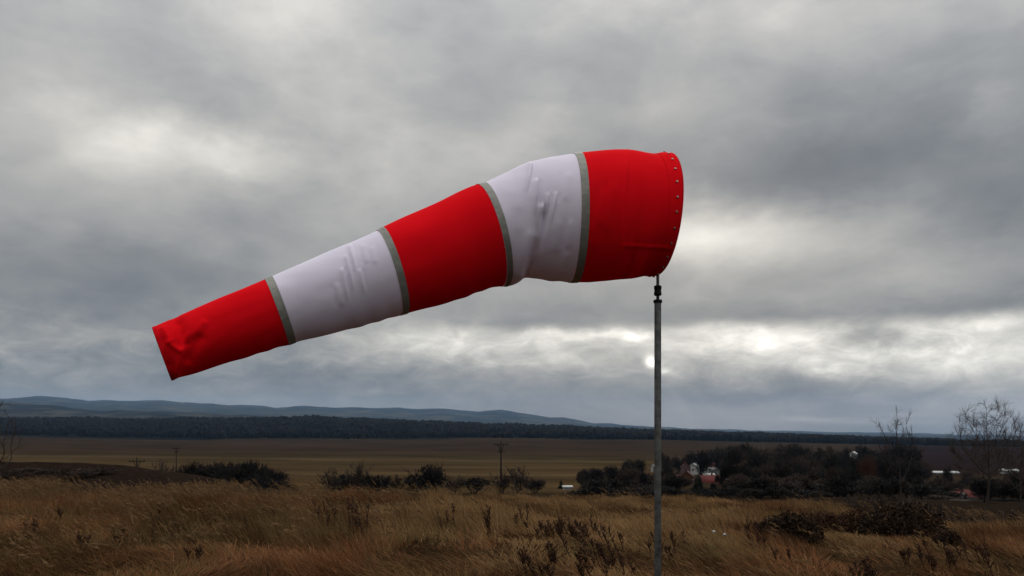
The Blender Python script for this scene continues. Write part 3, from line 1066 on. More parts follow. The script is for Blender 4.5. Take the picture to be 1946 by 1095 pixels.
# ------------------------------------------------------------------ bare trees standing out on the right
def grown_tree(att, start, step=.2, di=3.0, dk=.32, up=.10, tip=.010, twigs=3, twl=.45, seed=0, thick=.16):
    """branches grow towards points spread through the crown, then thicken towards the root"""
    rg = np.random.default_rng(seed)
    nodes = [np.array(v, float) for v in start]
    par = [-1] + list(range(len(start) - 1))
    att = np.array(att, float)
    alive = np.ones(len(att), bool)
    nd = np.full(len(att), 1e9)
    ni = np.zeros(len(att), int)
    fresh = list(range(len(nodes)))
    for it in range(160):
        P = np.array([nodes[k_] for k_ in fresh])
        D = np.linalg.norm(att[:, None] - P[None], axis=2)
        m_ = D.min(1)
        better = m_ < nd
        ni[better] = np.array(fresh)[D.argmin(1)[better]]
        nd = np.minimum(nd, m_)
        alive &= nd > dk
        act = alive & (nd < di)
        if not act.any():
            break
        fresh = []
        for k_ in np.unique(ni[act]):
            sel = act & (ni == k_)
            v = att[sel] - nodes[k_]
            v = (v / np.linalg.norm(v, axis=1)[:, None]).sum(0) / sel.sum() + np.array([0, 0, up]) + rg.normal(0, .10, 3)
            if par[k_] >= 0:
                w = nodes[k_] - nodes[par[k_]]
                v = v + .55 * w / (np.linalg.norm(w) + 1e-9)
            v /= np.linalg.norm(v) + 1e-9
            q = nodes[k_] + v * step
            if any(np.linalg.norm(nodes[c_] - q) < .25 * step for c_ in range(max(0, len(nodes) - 60), len(nodes))):
                continue
            nodes.append(q)
            par.append(int(k_))
            fresh.append(len(nodes) - 1)
        if not fresh:
            break
    n = len(nodes)
    kids = [[] for _ in range(n)]
    for k_ in range(1, n):
        kids[par[k_]].append(k_)
    r = np.zeros(n)
    for k_ in range(n - 1, -1, -1):
        r[k_] = tip if not kids[k_] else sum(r[c_] ** 2.3 for c_ in kids[k_]) ** (1 / 2.3)
    r *= np.where(r > tip * 1.5, 1, 1)
    if r[0] > thick:
        big = np.log(np.maximum(r / tip, 1)) / math.log(r[0] / tip)
        r = tip * (thick / tip) ** big
    tr, cw = MB(), MB()
    stack = [0]
    while stack:
        k_ = stack.pop()
        path = [par[k_], k_] if par[k_] >= 0 else [k_]
        c = k_
        while kids[c]:
            ks = sorted(kids[c], key=lambda a_: -r[a_])
            stack += ks[1:]
            c = ks[0]
            path.append(c)
        rs = [min(r[a_], r[path[min(1, len(path) - 1)]]) for a_ in path]
        rs[-1] = tip * .6
        (tr if rs[0] > thick * .42 else cw).tube([Vector(nodes[a_]) for a_ in path], rs, 7 if rs[0] > thick * .42 else (4 if rs[0] > tip * 2 else 3), False)
        # fine straight twigs towards the end of every branch
        for a_ in path[-4:]:
            if par[a_] < 0 or rg.random() < .25:
                continue
            d = nodes[a_] - nodes[par[a_]]
            d /= np.linalg.norm(d) + 1e-9
            for _ in range(twigs):
                e_ = d + rg.normal(0, .38, 3) + np.array([0, 0, .18])
                e_ /= np.linalg.norm(e_)
                q = nodes[a_]
                m2 = q + e_ * twl * .5 + rg.normal(0, .03, 3)
                cw.tube([Vector(q), Vector(m2), Vector(m2 + e_ * twl * rg.uniform(.3, .7))], [tip * .8, tip * .7, tip * .4], 3, False)
    return tr, cw


def crown_points(n, c, rx, rz, seed, zmin, shell=.45, power=1.0):
    rg = np.random.default_rng(seed)
    v = rg.normal(0, 1, (n * 3, 3))
    v /= np.linalg.norm(v, axis=1)[:, None]
    rr = rg.random(n * 3) ** shell
    q = np.array(c) + v * rr[:, None] * np.array([rx, rx, rz])
    q = q[q[:, 2] > zmin]
    return q[:n]


def hero(px, Yd, kind, top, rz, label, w=1.0):
    b_ = at(px, Yd)
    k_ = (row_z(top, Yd) - b_.z) / max(v.co.z for v in kind.cw.vertices)
    return kind.put((b_.x, b_.y, b_.z), rz, (w, w, k_), label, 'tree')


# round fan crown on a clear trunk
pts_ = crown_points(820, (0, 0, 6.2), 3.1, 3.0, 4, 4.0, .5)
tr, cw = grown_tree(pts_, [(0, 0, z_) for z_ in np.linspace(-.4, 3.0, 15)], .17, 4.5, .22, .12, .0078, 4, .62, 3, .10)
K_oval = Kind(tr, cw, 'bare_tree', M['bark'], M['twig'])
hero(1878, 68, K_oval, 750, 0.4, 'tallest bare tree with a rounded fan of fine twigs at the right edge')
# open tree with a few strong upright limbs
rg_ = np.random.default_rng(21)
pts_ = []
for (ax_, ay_, hh_) in [(-1.9, .2, 7.2), (-.9, -.6, 7.9), (-.1, .5, 7.2), (.9, -.2, 8.2), (1.6, .4, 7.0), (-2.6, -.3, 6.4), (2.5, 0, 6.2), (.3, .2, 7.6), (-1.4, .5, 7.4)]:
    for k_ in range(17):
        f = rg_.uniform(.35, 1)
        pts_.append((ax_ * f * 1.0 + rg_.normal(0, .3), ay_ * f + rg_.normal(0, .35), 2.2 + (hh_ - 2.2) * f + rg_.normal(0, .2)))
tr, cw = grown_tree(pts_, [(0, 0, z_) for z_ in np.linspace(-.4, 1.8, 10)], .22, 4.5, .3, .22, .011, 3, .55, 5, .08)
K_multi = Kind(tr, cw, 'bare_tree', M['bark'], M['twig'])
hero(1712, 72, K_multi, 768, .25, 'sparse open bare tree with a few upright limbs, left of the tallest bare tree')
pts_ = crown_points(170, (0, 0, 5.4), 1.7, 3.2, 14, 2.6, .5)
tr, cw = grown_tree(pts_, [(0, 0, z_) for z_ in np.linspace(-.4, 2.4, 12)], .22, 4.5, .3, .2, .012, 2, .5, 6, .10)
K_slim = Kind(tr, cw, 'bare_tree', M['bark'], M['twig'])
hero(1940, 74, K_slim, 790, 2.6, 'slim bare tree cut off by the right edge of the picture')
hero(-2, 66, K_slim, 752, 4.0, 'bare tree cut off by the left edge of the picture', 1.2)

# ------------------------------------------------------------------ wood and gardens on the right: bare trees, conifers
KW = []
for sd_ in range(6):
    tr, cw = bare_tree(10, .15, 3, 40 + sd_, spread=.5, nchild=(3, 5), rmin=.03, up=.15)
    fit_height((tr, cw), 10, 6.2)
    twig_cloud(cw, np.array([0, 0, 5.0]), 2.9, 2.9, 4.8, 1900, 1.0, 70 + sd_, .9)
    KW.append(Kind(tr, cw, 'winter_tree', M['bark'], M['twig_dark' if sd_ % 3 else 'twig']))
KC = []
for sd_ in range(3):
    tr, cw = conifer(10, 90 + sd_)
    KC.append(Kind(tr, cw, 'conifer', M['bark'], M['needle']))
rw = random.Random(5)
# (column range, depth range, top row at left..right, count)
GW = 'trees of the dark wood behind the village'
for (x0, x1, y0, y1, t0, t1, n, lab) in [
    (1350, 1740, 430, 560, 846, 848, 38, 'dark leafless tree in the back row of the wood, along its skyline'),
    (1262, 1370, 430, 520, 862, 850, 9, 'leafless tree of the wood right above the village roofs'),
    (1385, 1640, 260, 420, 856, 862, 30, 'dark leafless tree in the middle of the thick wood'),
    (1385, 1640, 160, 250, 876, 888, 26, 'dark leafless tree in the front part of the wood'),
    (1390, 1640, 125, 155, 898, 908, 18, 'low leafless tree along the front edge of the wood'),
    (1640, 1760, 230, 420, 862, 872, 14, 'dark leafless tree behind the sparse open bare tree'),
    (1640, 1800, 110, 190, 900, 925, 14, 'low leafless tree around the foot of the sparse open bare tree'),
    (1250, 1300, 180, 260, 890, 900, 5, 'low leafless tree just right of the steel pole'),
    (1740, 1965, 210, 300, 904, 914, 18, 'low leafless tree of the garden belt below the long white building'),
    (1770, 1965, 120, 180, 936, 948, 14, 'low leafless tree in front of the red-roofed houses'),
    (1112, 1262, 210, 330, 884, 892, 12, 'leafless tree in the dark belt left of the steel pole'),
    (1112, 1262, 130, 170, 912, 918, 11, 'low leafless tree along the field edge left of the steel pole'),
    (1860, 1960, 110, 240, 900, 925, 9, 'low leafless tree around the foot of the tallest bare tree')]:
    for i in range(n):
        f = (i + rw.random()) / n
        px = x0 + (x1 - x0) * f
        Yd = rw.uniform(y0, y1)
        b_ = at(px, Yd)
        H = (row_z(t0 + (t1 - t0) * f + rw.uniform(-4, 14), Yd) - b_.z)
        kd = rw.choice(KW)
        s_ = H / 10
        third = (', left part', ', middle part', ', right part')[min(2, int(f * 3))] if n > 12 else ''
        kd.put((b_.x, b_.y, b_.z), rw.uniform(0, 6.28), (max(.7, s_ * rw.uniform(.75, 1.0)),) * 2 + (s_,), lab + third, 'tree', GW)
for (px, Yd, top) in [(1480, 300, 852), (1545, 340, 850), (1590, 240, 862), (1430, 330, 858)]:
    b_ = at(px, Yd)
    s_ = (row_z(top, Yd) - b_.z) / 10
    rw.choice(KC).put((b_.x, b_.y, b_.z), rw.uniform(0, 6.28), (s_ * .9, s_ * .9, s_), 'dark conifer rising among the bare trees of the wood', 'conifer', 'conifers in the dark wood')
b_ = at(1327, 190)
s_ = (row_z(897, 190) - b_.z) / 10
KC[0].put((b_.x, b_.y, b_.z), .4, (s_ * 1.9, s_ * 1.9, s_), 'broad dark spruce in front of the village, right of the steel pole', 'conifer')
b_ = at(1066, 230)
s_ = (row_z(909, 230) - b_.z) / 10
KC[1].put((b_.x, b_.y, b_.z), .9, (s_ * 1.5, s_ * 1.5, s_), 'small pointed conifer beside the little white hut', 'conifer')
b_ = at(1127, 330)
s_ = (row_z(898, 330) - b_.z) / 10
KC[2].put((b_.x, b_.y, b_.z), .2, (s_ * 1.0, s_ * 1.0, s_), 'tiny slim conifer on the tan field left of the pole', 'conifer')
# rusty-leaved tree
tr, cw = bare_tree(10, .15, 3, 61, spread=.5, nchild=(3, 5), rmin=.03)
fit_height((tr, cw), 10, 6)
twig_cloud(cw, np.array([0, 0, 6]), 3, 3, 3.8, 1800, .6, 99)
b_ = at(1650, 215)
K_rust = Kind(tr, cw, 'oak_tree', M['bark'], M['twig_rust'])
s_ = (row_z(862, 215) - b_.z) / 10
K_rust.put((b_.x, b_.y, b_.z), 0, (s_ * .62, s_ * .62, s_), 'tree still holding rust-brown leaves at the right end of the wood', 'tree')
# trees in front of and around the village
for (px, Yd, top, wf, lab) in [
    (1104, 260, 890, .9, 'round dark bare tree right of the little white hut'), (1165, 250, 882, 1.0, 'bare tree left of the dark red barn'),
    (1195, 300, 875, 1.1, 'bare tree behind the dark red barn roof'), (1216, 420, 870, 1.1, 'tall bare tree rising behind the barn, left of the steel pole'), (1268, 280, 878, .9, 'bare tree just right of the steel pole'),
    (1140, 190, 905, 1.3, 'low bare tree at the field edge left of the barn'), (1285, 230, 905, .8, 'low bare tree before the brick gable'), (1375, 240, 905, .9, 'bare tree right of the maroon roof'),
    (1238, 215, 912, 1.0, 'low bare tree in front of the dark red barn, partly behind the pole'), (1262, 200, 908, 1.0, 'low bare tree hiding the dark brick house'), (1290, 205, 914, .8, 'low bare tree left of the broad spruce'),
    (1356, 195, 916, .8, 'low bare tree right of the broad spruce'), (1362, 300, 902, .7, 'slim bare tree before the white houses'), (1205, 190, 910, 1.1, 'low bare tree left of the barn wall'),
    (1760, 330, 884, .9, 'bare tree at the left end of the long white building'), (1800, 280, 888, .6, 'bare tree before the right end of the long white building'), (1835, 160, 936, .6, 'low bare tree between the two red roofs'),
    (1668, 150, 905, .8, 'bare tree below the rusty oak'), (1745, 130, 905, .8, 'bare tree under the long white building'), (1775, 150, 918, .9, 'low bare tree left of the red roofs'),
    (1905, 150, 905, .9, 'bare tree behind the tallest bare tree, right of the red roofs'), (1838, 300, 893, .9, 'far bare tree above the red roofs'), (1925, 210, 890, .9, 'dark bare tree by the right edge below the white sheds'),
    (1690, 110, 920, .8, 'thicket tree at the foot of the several-stemmed bare tree'), (1880, 110, 935, .7, 'low thicket tree at the foot of the tallest bare tree')]:
    b_ = at(px, Yd)
    s_ = (row_z(top, Yd) - b_.z) / 10
    rw.choice(KW).put((b_.x, b_.y, b_.z), rw.uniform(0, 6.28), (s_ * wf, s_ * wf, s_), lab, 'tree', 'bare trees around the village')

# ------------------------------------------------------------------ hedges and bushes on the slope
KB = []
for sd_ in range(4):
    tr, cw = bare_tree(4, .06, 2, 140 + sd_, spread=.55, nchild=(3, 5), rmin=.02, stems=5)
    fit_height((tr, cw), 3.8, 3.6)
    twig_cloud(cw, np.array([0, 0, 1.9]), 1.7, 1.7, 1.7, 1100, .5, 170 + sd_)
    KB.append(Kind(tr, cw, 'bush', M['bark'], M['twig_dark']))
KS = []
for sd_ in range(3):
    tr, cw = bare_tree(4, .05, 3, 240 + sd_, spread=.5, nchild=(3, 4), rmin=.018, stems=5, up=.2)
    fit_height((tr, cw), 4.0, 3.6)
    twig_cloud(cw, np.array([0, 0, 1.7]), 1.5, 1.5, 1.6, 350, .5, 270 + sd_)
    KS.append(Kind(tr, cw, 'shrub', M['bark'], M['twig']))


def bush(kind, px, Yd, top, wpx, label, group=None, base=None):
    b_ = at(px, Yd)
    h = row_z(top, Yd) - b_.z
    w = wpx / FPX * Yd
    kind.put((b_.x, b_.y, b_.z), rw.uniform(0, 6.28), (w / 3.6, w / 3.6, h / 4.0), label, 'bush', group, 'stem', 'foliage')


G1 = 'bushes in hedges on the slope'
for i, (px, Yd, top, w) in enumerate([(362, 150, 872, 40), (400, 145, 876, 55), (432, 140, 874, 60), (468, 138, 872, 60), (500, 135, 886, 55), (528, 128, 908, 44), (384, 150, 880, 50), (450, 136, 880, 60), (545, 126, 918, 30)]):
    bush(KB[i % 4], px, Yd, top, w, 'dark bush of the dense hedge left of centre on the slope', G1)
for (px, Yd, top, w, lab) in [(478, 142, 868, 52, 'tallest dark bush of the dense hedge left of centre'), (515, 132, 890, 60, 'dark bush at the right shoulder of the dense hedge')]:
    bush(KB[0], px, Yd, top, w, lab, G1)
bush(KS[0], 308, 170, 870, 34, 'small rounded grey-brown bush left of the dense dark hedge')
bush(KS[1], 330, 168, 880, 26, 'smaller bush touching the rounded bush left of the hedge')
for i, (px, Yd, top, w, lab) in enumerate([
    (628, 140, 892, 46, 'dark bush at the left end of the bare thicket row'), (660, 145, 905, 50, 'low dark bush second from the left in the thicket row'),
    (682, 140, 878, 44, 'tallest twiggy bush in the left half of the thicket row'), (715, 140, 904, 55, 'low bush right of the tallest twiggy one'), (752, 150, 906, 60, 'low bush in the middle of the thicket row'),
    (790, 150, 908, 50, 'low bush left of the dense dome-shaped bush'), (825, 145, 882, 62, 'dense dome-shaped bush in the thicket row'), (862, 150, 906, 50, 'low bush right of the dense dome-shaped bush'),
    (900, 160, 910, 56, 'low bush left of the power pole'), (985, 160, 888, 54, 'twiggy branching bush right of the power pole'), (955, 158, 900, 50, 'bush at the foot of the power pole'),
    (1016, 165, 914, 40, 'low bush between the power pole and the conifer')]):
    kd = KS[i % 3] if i in (0, 2, 4, 7, 9, 10) else KB[i % 4]
    bush(kd, px, Yd, top - 7, w, lab, 'bushes of the thicket row in the middle')
for i, px in enumerate(range(1112, 1640, 33)):
    Yd = 120 + rw.uniform(-8, 12)
    bush(KB[i % 4], px, Yd, 920 + rw.uniform(-8, 8) + (px - 1045) * .012, 60, 'low dark scrub bush along the far edge of the grass field', 'scrub along the field edge')
for i, px in enumerate(range(-20, 230, 36)):
    bush(KS[i % 3], px, 86 + rw.uniform(-5, 6), 888 + rw.uniform(-8, 10), 52, 'low brown scrub bush on the dark slope at far left', 'scrub on the left slope')
for i, (px, Yd, top, w) in enumerate([(1640, 52, 938, 70), (1690, 50, 930, 80), (1745, 48, 940, 80), (1800, 52, 950, 70), (1860, 50, 962, 80), (1920, 50, 958, 80), (1610, 60, 944, 50)]):
    bush(KS[i % 3], px, Yd, top, w, 'tangled bare shrub in the thicket below the bare trees', 'thicket below the bare trees')

# ------------------------------------------------------------------ power poles


def power_pole(px, Yd, top, label):
    b_ = at(px, Yd)
    H = row_z(top, Yd) - b_.z
    e = empty('power_pole', b_, 0.25)
    mb = MB()
    mb.tube([(0, 0, -.3), (0, 0, H)], [.19, .13], 10)
    mb.build('post', M['concrete'], e, True)
    for (z, w) in ((H - .55, 1.45), (H - 1.95, .78)):
        mb = MB()
        mb.box((0, 0, z), (w * 2, .14, .14))
        mb.build('crossarm', M['concrete'], e)
    for s_ in (-1, 1):
        mb = MB()
        mb.tube([(s_ * .08, .12, H - 2.0), (s_ * .62, .12, H - .5)], .07, 5)
        mb.build('brace', M['concrete'], e)
    for x_ in (-1.35, -.62, .62, 1.35, 0):
        mb = MB()
        zz = (H - .48) if x_ else H
        mb.lathe([(.0, 0), (.06, 0), (.09, .08), (.05, .14), (.09, .2), (.05, .27), (.0, .36)], 8, (x_, 0, zz))
        mb.build('insulator', M['rubber'], e, True)
    tag(e, label, 'power pole', 'power poles on the slope')


power_pole(952, 158, 840, 'power pole with two crossarms rising against the brown field in the middle')
power_pole(260, 158, 872, 'power pole with a braced crossarm above the dark slope on the left')
power_pole(335, 300, 850, 'small distant power pole on the far field, left of the hedge')

# ------------------------------------------------------------------ village


def house(px, Yd, w, dp, h, rh, rz, wall, roof, label, name='house', zoff=0.0, nwin=2, chimney=True, group='houses of the village', base_row=None):
    b_ = at(px, Yd)
    z0 = b_.z if base_row is None else row_z(base_row, Yd)
    e = empty(name, (b_.x, b_.y, z0 + zoff), rz)
    mb = MB()
    hw, hd = w / 2, dp / 2
    zb = -1.5 if base_row is None else min(-1.0, b_.z - z0 - 1)
    vs = [(-hw, -hd, zb), (hw, -hd, zb), (hw, hd, zb), (-hw, hd, zb), (-hw, -hd, h), (hw, -hd, h), (hw, hd, h), (-hw, hd, h), (-hw, 0, h + rh), (hw, 0, h + rh)]
    mb.add(vs, [(0, 1, 5, 4), (2, 3, 7, 6), (3, 2, 1, 0)], [])
    mb.add(vs, [(1, 2, 6, 5), (3, 0, 4, 7)], [(5, 6, 9), (7, 4, 8)])
    mb.build('wall', wall, e)
    ov, t_ = .35, .16
    rb = MB()
    for s_ in (-1, 1):
        y1, zz1 = s_ * (hd + ov), h - ov * rh / hd
        vs = [(-hw - ov, 0, h + rh + .02), (hw + ov, 0, h + rh + .02), (hw + ov, y1, zz1 + .02), (-hw - ov, y1, zz1 + .02)]
        vs += [(x, y, z + t_) for x, y, z in vs]
        rb.add(vs, [(0, 1, 2, 3), (4, 7, 6, 5), (0, 4, 5, 1), (1, 5, 6, 2), (2, 6, 7, 3), (3, 7, 4, 0)])
    ro = rb.build('roof', roof, e)
    if chimney:
        mb = MB()
        mb.box((hw * .35, hd * .2, h + rh + .25), (.6, .6, 1.5))
        mb.build('chimney', M['brickred'], ro)
    for k_ in range(nwin):
        x_ = -hw + w * (k_ + .5) / nwin
        mb = MB()
        mb.box((x_, -hd - .02, h * .55), (1.0, .08, 1.3))
        wi = mb.build('window', M['plaster'], e)
        mb = MB()
        mb.box((x_, -hd - .07, h * .55), (.8, .06, 1.1))
        mb.build('pane', M['glass'], wi)
    if nwin:
        for s_ in (-1, 1):
            mb = MB()
            mb.box((s_ * (hw + .02), 0, h * .75), (.08, .9, 1.2))
            mb.build('window', M['glass'], e)
    return tag(e, label, 'house' if name == 'house' else name.replace('_', ' '), group)


house(1322, 470, 7.5, 7.5, 2.6, 3.2, math.radians(52), M['plaster'], M['sheet'], 'house with a bright pale roof, the brightest in the village', base_row=899, nwin=1)
house(1303, 440, 3.4, 5, 3.4, 2.0, math.radians(80), M['pinkwall'], M['tile'], 'narrow pinkish house with a red gable left of the bright-roofed house', base_row=899, nwin=1)
house(1350, 500, 5, 5, 3.0, 2.0, math.radians(20), M['plaster'], M['tile'], 'small white house with red roof, highest right of the bright roof', base_row=896, nwin=1)
house(1357, 470, 5, 5, 2.6, 1.6, math.radians(-30), M['plaster'], M['greyroof'], 'little white house just below the small red-roofed one', base_row=902, nwin=1)
house(1346, 430, 6, 3.5, 1.5, .8, math.radians(6), M['plaster'], M['sheet'], 'low long white shed below the white houses', 'shed', base_row=908, nwin=0, chimney=False)
house(1348, 330, 7, 6, 2.6, 2.6, math.radians(4), M['brickred'], M['tile'], 'house with a maroon roof right of the broad spruce', base_row=928)
house(1306, 330, 5, 5, 3.6, 2.0, math.radians(70), M['orange'], M['tile_dark'], 'house with an orange wall left of the broad spruce', base_row=922)
house(1284, 340, 6.5, 6, 3.2, 2.4, math.radians(8), M['brickred'], M['tile_dark'], 'dark brick house right beside the steel pole', base_row=928)
house(1226, 300, 9, 7, 3.2, 3.6, math.radians(3), M['brickred'], M['tile_dark'], 'dark red barn with a wide roof left of the steel pole', 'barn', base_row=938)
house(1243, 520, 3.0, 3.0, 3.6, 1.4, math.radians(15), M['plaster'], M['greyroof'], 'white gable peeping out just left of the steel pole', base_row=898, nwin=0, chimney=False)
house(1078, 215, 2.1, 1.8, .62, .25, math.radians(4), M['plaster'], M['sheet'], 'little white hut beside the pointed conifer at the field edge', 'hut', base_row=930, nwin=0, chimney=False)
house(1622, 430, 2.0, 3, 2.2, 1.0, math.radians(40), M['plaster'], M['sheet'], 'white gable in the wood above the rusty oak', base_row=870, nwin=1, chimney=False)
house(1778, 520, 26, 8, 1.6, .9, math.radians(-9), M['plaster'], M['sheet'], 'long low white building on the slope behind the bare trees', 'long_building', base_row=903, nwin=8, chimney=False)
house(1918, 520, 9, 6, 2.2, 1.0, math.radians(-6), M['plaster'], M['sheet'], 'pale shed by the right edge beyond the tallest bare tree', 'shed', base_row=901, nwin=2, chimney=False)
house(1814, 210, 5.2, 6, 2.0, 1.7, math.radians(-4), M['plaster'], M['tile'], 'left of the two red-roofed houses below the long white building', base_row=962)
house(1851, 205, 5.4, 6, 2.1, 2.2, math.radians(5), M['plaster'], M['tile'], 'right of the two red-roofed houses below the long white building', base_row=964)

# ------------------------------------------------------------------ grass
STRAW = np.array([.250, .150, .068]); RUST = np.array([.195, .084, .038]); OLIVE = np.array([.120, .088, .036]); DARK = np.array([.042, .022, .012]); PALE = np.array([.31, .21, .11])  # DARK: dead brown that also paints the shade of tussock hollows


def grass_col(x, y, n):
    a = fbm(x / 4.5, y / 7.0, 21, 3)
    a = a + np.clip((y - 22.0) / 70.0, -.16, .10)      # rustier close by, paler towards the brow
    b = fbm(x / 2.2 + 50, y / 3.5, 22, 3)
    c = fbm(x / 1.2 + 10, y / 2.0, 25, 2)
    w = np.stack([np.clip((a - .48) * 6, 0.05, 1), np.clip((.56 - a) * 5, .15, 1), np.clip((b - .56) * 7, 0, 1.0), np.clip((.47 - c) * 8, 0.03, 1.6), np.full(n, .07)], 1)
    w /= w.sum(1)[:, None]
    pick = (RNG.random(n)[:, None] > np.cumsum(w, 1)).sum(1).clip(0, 4)
    one = np.stack([STRAW, RUST, OLIVE, DARK, PALE])[pick]
    mix = w @ np.stack([STRAW, RUST, OLIVE, DARK, PALE])
    return (one * .55 + mix * .45) * (RNG.uniform(.6, 1.0, n) ** 1.5 * 1.35)[:, None]


def blades(n, x, y, L, wd, a0, a1, lean, col, seg=3):
    """curved tapering strips; lean = heading of the bend"""
    z = ground(x, y) - .03
    pts = [np.stack([x, y, z], 1)]
    hx, hy = np.cos(lean), np.sin(lean)
    for i in range(seg):
        an = a0 + (a1 - a0) * (i + .5) / seg
        st = L / seg
        q = pts[-1] + np.stack([hx * np.sin(an) * st, hy * np.sin(an) * st, np.cos(an) * st], 1)
        pts.append(q)
    wa = RNG.uniform(-.7, .7, n)
    wv = np.stack([np.cos(wa), np.sin(wa), np.zeros(n)], 1)
    # strips face across the bend when they lie flat
    V_ = []
    for i, q in enumerate(pts[:-1]):
        ww = (wd * (1 - .55 * i / seg))[:, None] * .5
        V_ += [q - wv * ww, q + wv * ww]
    V_.append(pts[-1])
    V_ = np.stack(V_, 1)
    m_ = V_.shape[1]
    b_ = (np.arange(n) * m_)[:, None]
    qs = [np.concatenate([b_ + 2 * i, b_ + 2 * i + 1, b_ + 2 * i + 3, b_ + 2 * i + 2], 1) for i in range(seg - 1)]
    ts = np.concatenate([b_ + 2 * (seg - 1), b_ + 2 * (seg - 1) + 1, b_ + m_ - 1], 1)
    return V_.reshape(-1, 3), np.vstack(qs), ts, np.repeat(col, m_, axis=0), pts


NG = 400000
yy = RNG.uniform(4.5, 62.0, NG)
uu = RNG.uniform(-.80, .80, NG)
xx = uu * yy
px_ = CX + FPX * uu
clump = fbm(xx / 1.6, yy / 2.4, 31, 3)
keep = RNG.random(NG) < np.clip(.5 + (clump - .42) * 4.0, .06, 1)
yy, xx, clump, px_ = yy[keep], xx[keep], clump[keep], px_[keep]
n = len(yy)
Lg = (.20 + 1.0 * np.clip(clump - .25, 0, 1)) * RNG.uniform(.7, 1.25, n)
Lg *= np.where(px_ > 950, .80, 1.0) * np.where(px_ > 1600, .95, 1)
wdg = .78 * np.clip(.0065 + .00052 * yy, .007, .04) * RNG.uniform(.7, 1.4, n)
swirl = fbm(xx / 3.0 + 80, yy / 4.0, 41, 2)
lean = math.pi + (swirl - .5) * 4.0 + RNG.normal(0, .45, n)
flat = np.clip((fbm(xx / 2.6, yy / 3.2 + 9, 43, 2) - .40) * 4 + np.clip((20.5 - yy) / 8, -.6, .55), 0, 1)     # lodged patches, matted by wind and rain
lean += flat * (fbm(xx / 1.4 + 7, yy / 1.8, 47, 2) - .5) * 5.0
a0 = np.radians(RNG.uniform(2, 28, n) + flat * RNG.uniform(20, 55, n))
a1 = np.radians(np.clip(38 + 62 * flat + RNG.normal(0, 18, n), 15, 125))
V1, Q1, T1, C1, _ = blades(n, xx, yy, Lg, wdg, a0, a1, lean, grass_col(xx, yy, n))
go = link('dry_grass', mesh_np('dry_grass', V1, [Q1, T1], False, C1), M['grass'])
tag(go, 'long wind-bent dry grass covering the knoll in the foreground', 'grass', kind='stuff')

NM = 150000
yy = RNG.uniform(4.5, 60.0, NM)
uu = RNG.uniform(-.80, .80, NM)
xx = uu * yy
Lm = RNG.uniform(.16, .42, NM)
wdm = np.clip(.008 + .0006 * yy, .008, .045) * RNG.uniform(.7, 1.4, NM)
lean = math.pi + (fbm(xx / 1.1 + 31, yy / 1.4, 61, 2) - .5) * 7 + RNG.normal(0, .5, NM)
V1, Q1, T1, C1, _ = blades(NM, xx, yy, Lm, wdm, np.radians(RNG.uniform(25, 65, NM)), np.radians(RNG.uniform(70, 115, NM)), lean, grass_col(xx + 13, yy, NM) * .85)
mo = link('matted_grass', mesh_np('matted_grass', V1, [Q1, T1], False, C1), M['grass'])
tag(mo, 'short matted brown grass lying between the taller tufts', 'grass', kind='stuff')

# tall seed heads: stem and nodding plume
NS = 26000
yy = RNG.uniform(12.0, 34.0, NS)
yy[::3] = RNG.uniform(28.5, 33.0, len(yy[::3]))
uu = RNG.uniform(-.78, .78, NS)
px_ = CX + FPX * uu
xx = uu * yy
keepw = np.where(px_ < 620, 1.0, np.where(px_ < 900, .5, .18)) * np.clip((fbm(xx / 2.2 + 5, yy / 3, 51, 3) - .42) * 7, 0, 1) * np.where((px_ < 640) & (yy > 26), 1.0, .33)
kp = RNG.random(NS) < keepw
xx, yy = xx[kp], yy[kp]
n = len(xx)
Ls = RNG.uniform(.75, 1.12, n)
lean = math.pi + RNG.normal(0, .35, n)
a0, a1 = np.radians(RNG.uniform(2, 16, n)), np.radians(RNG.uniform(40, 95, n))
cs = (PALE * .6 + RUST * .4)[None] * RNG.uniform(.45, .9, n)[:, None]
V1, Q1, T1, C1, pts = blades(n, xx, yy, Ls, np.clip(.0003 * yy, .005, .011), a0, a1, lean, cs, 4)
VA, QA, TA, CA = [V1], [Q1], [T1], [C1]
off = len(V1)
tip, bef = pts[-1], pts[-2]
for k_ in range(7):
    f = k_ / 6.0
    p0 = bef * (1 - f * .8) + tip * f * .8
    dr = (tip - bef) / np.linalg.norm(tip - bef, axis=1)[:, None]
    dr = dr + RNG.normal(0, .28, (n, 3)) + np.array([-.15, 0, -.15])
    p1 = p0 + dr * RNG.uniform(.05, .12, n)[:, None]
    wv = np.stack([np.zeros(n), np.zeros(n), np.ones(n)], 1) * .009 + RNG.normal(0, .006, (n, 3))
    VV = np.stack([p0, (p0 + p1) / 2 + wv, p1, (p0 + p1) / 2 - wv], 1).reshape(-1, 3)
    b_ = (np.arange(n) * 4)[:, None] + off
    QA.append(np.concatenate([b_, b_ + 1, b_ + 2, b_ + 3], 1))
    VA.append(VV)
    CA.append(np.repeat(cs * .95, 4, axis=0))
    off += len(VV)
so = link('grass_seed_heads', mesh_np('grass_seed_heads', np.vstack(VA), [np.vstack(QA), np.vstack(TA)], False, np.vstack(CA)), M['grass'])
tag(so, 'pale nodding seed heads standing above the dry grass', 'grass', kind='stuff')

# ------------------------------------------------------------------ dead weeds with seed clusters


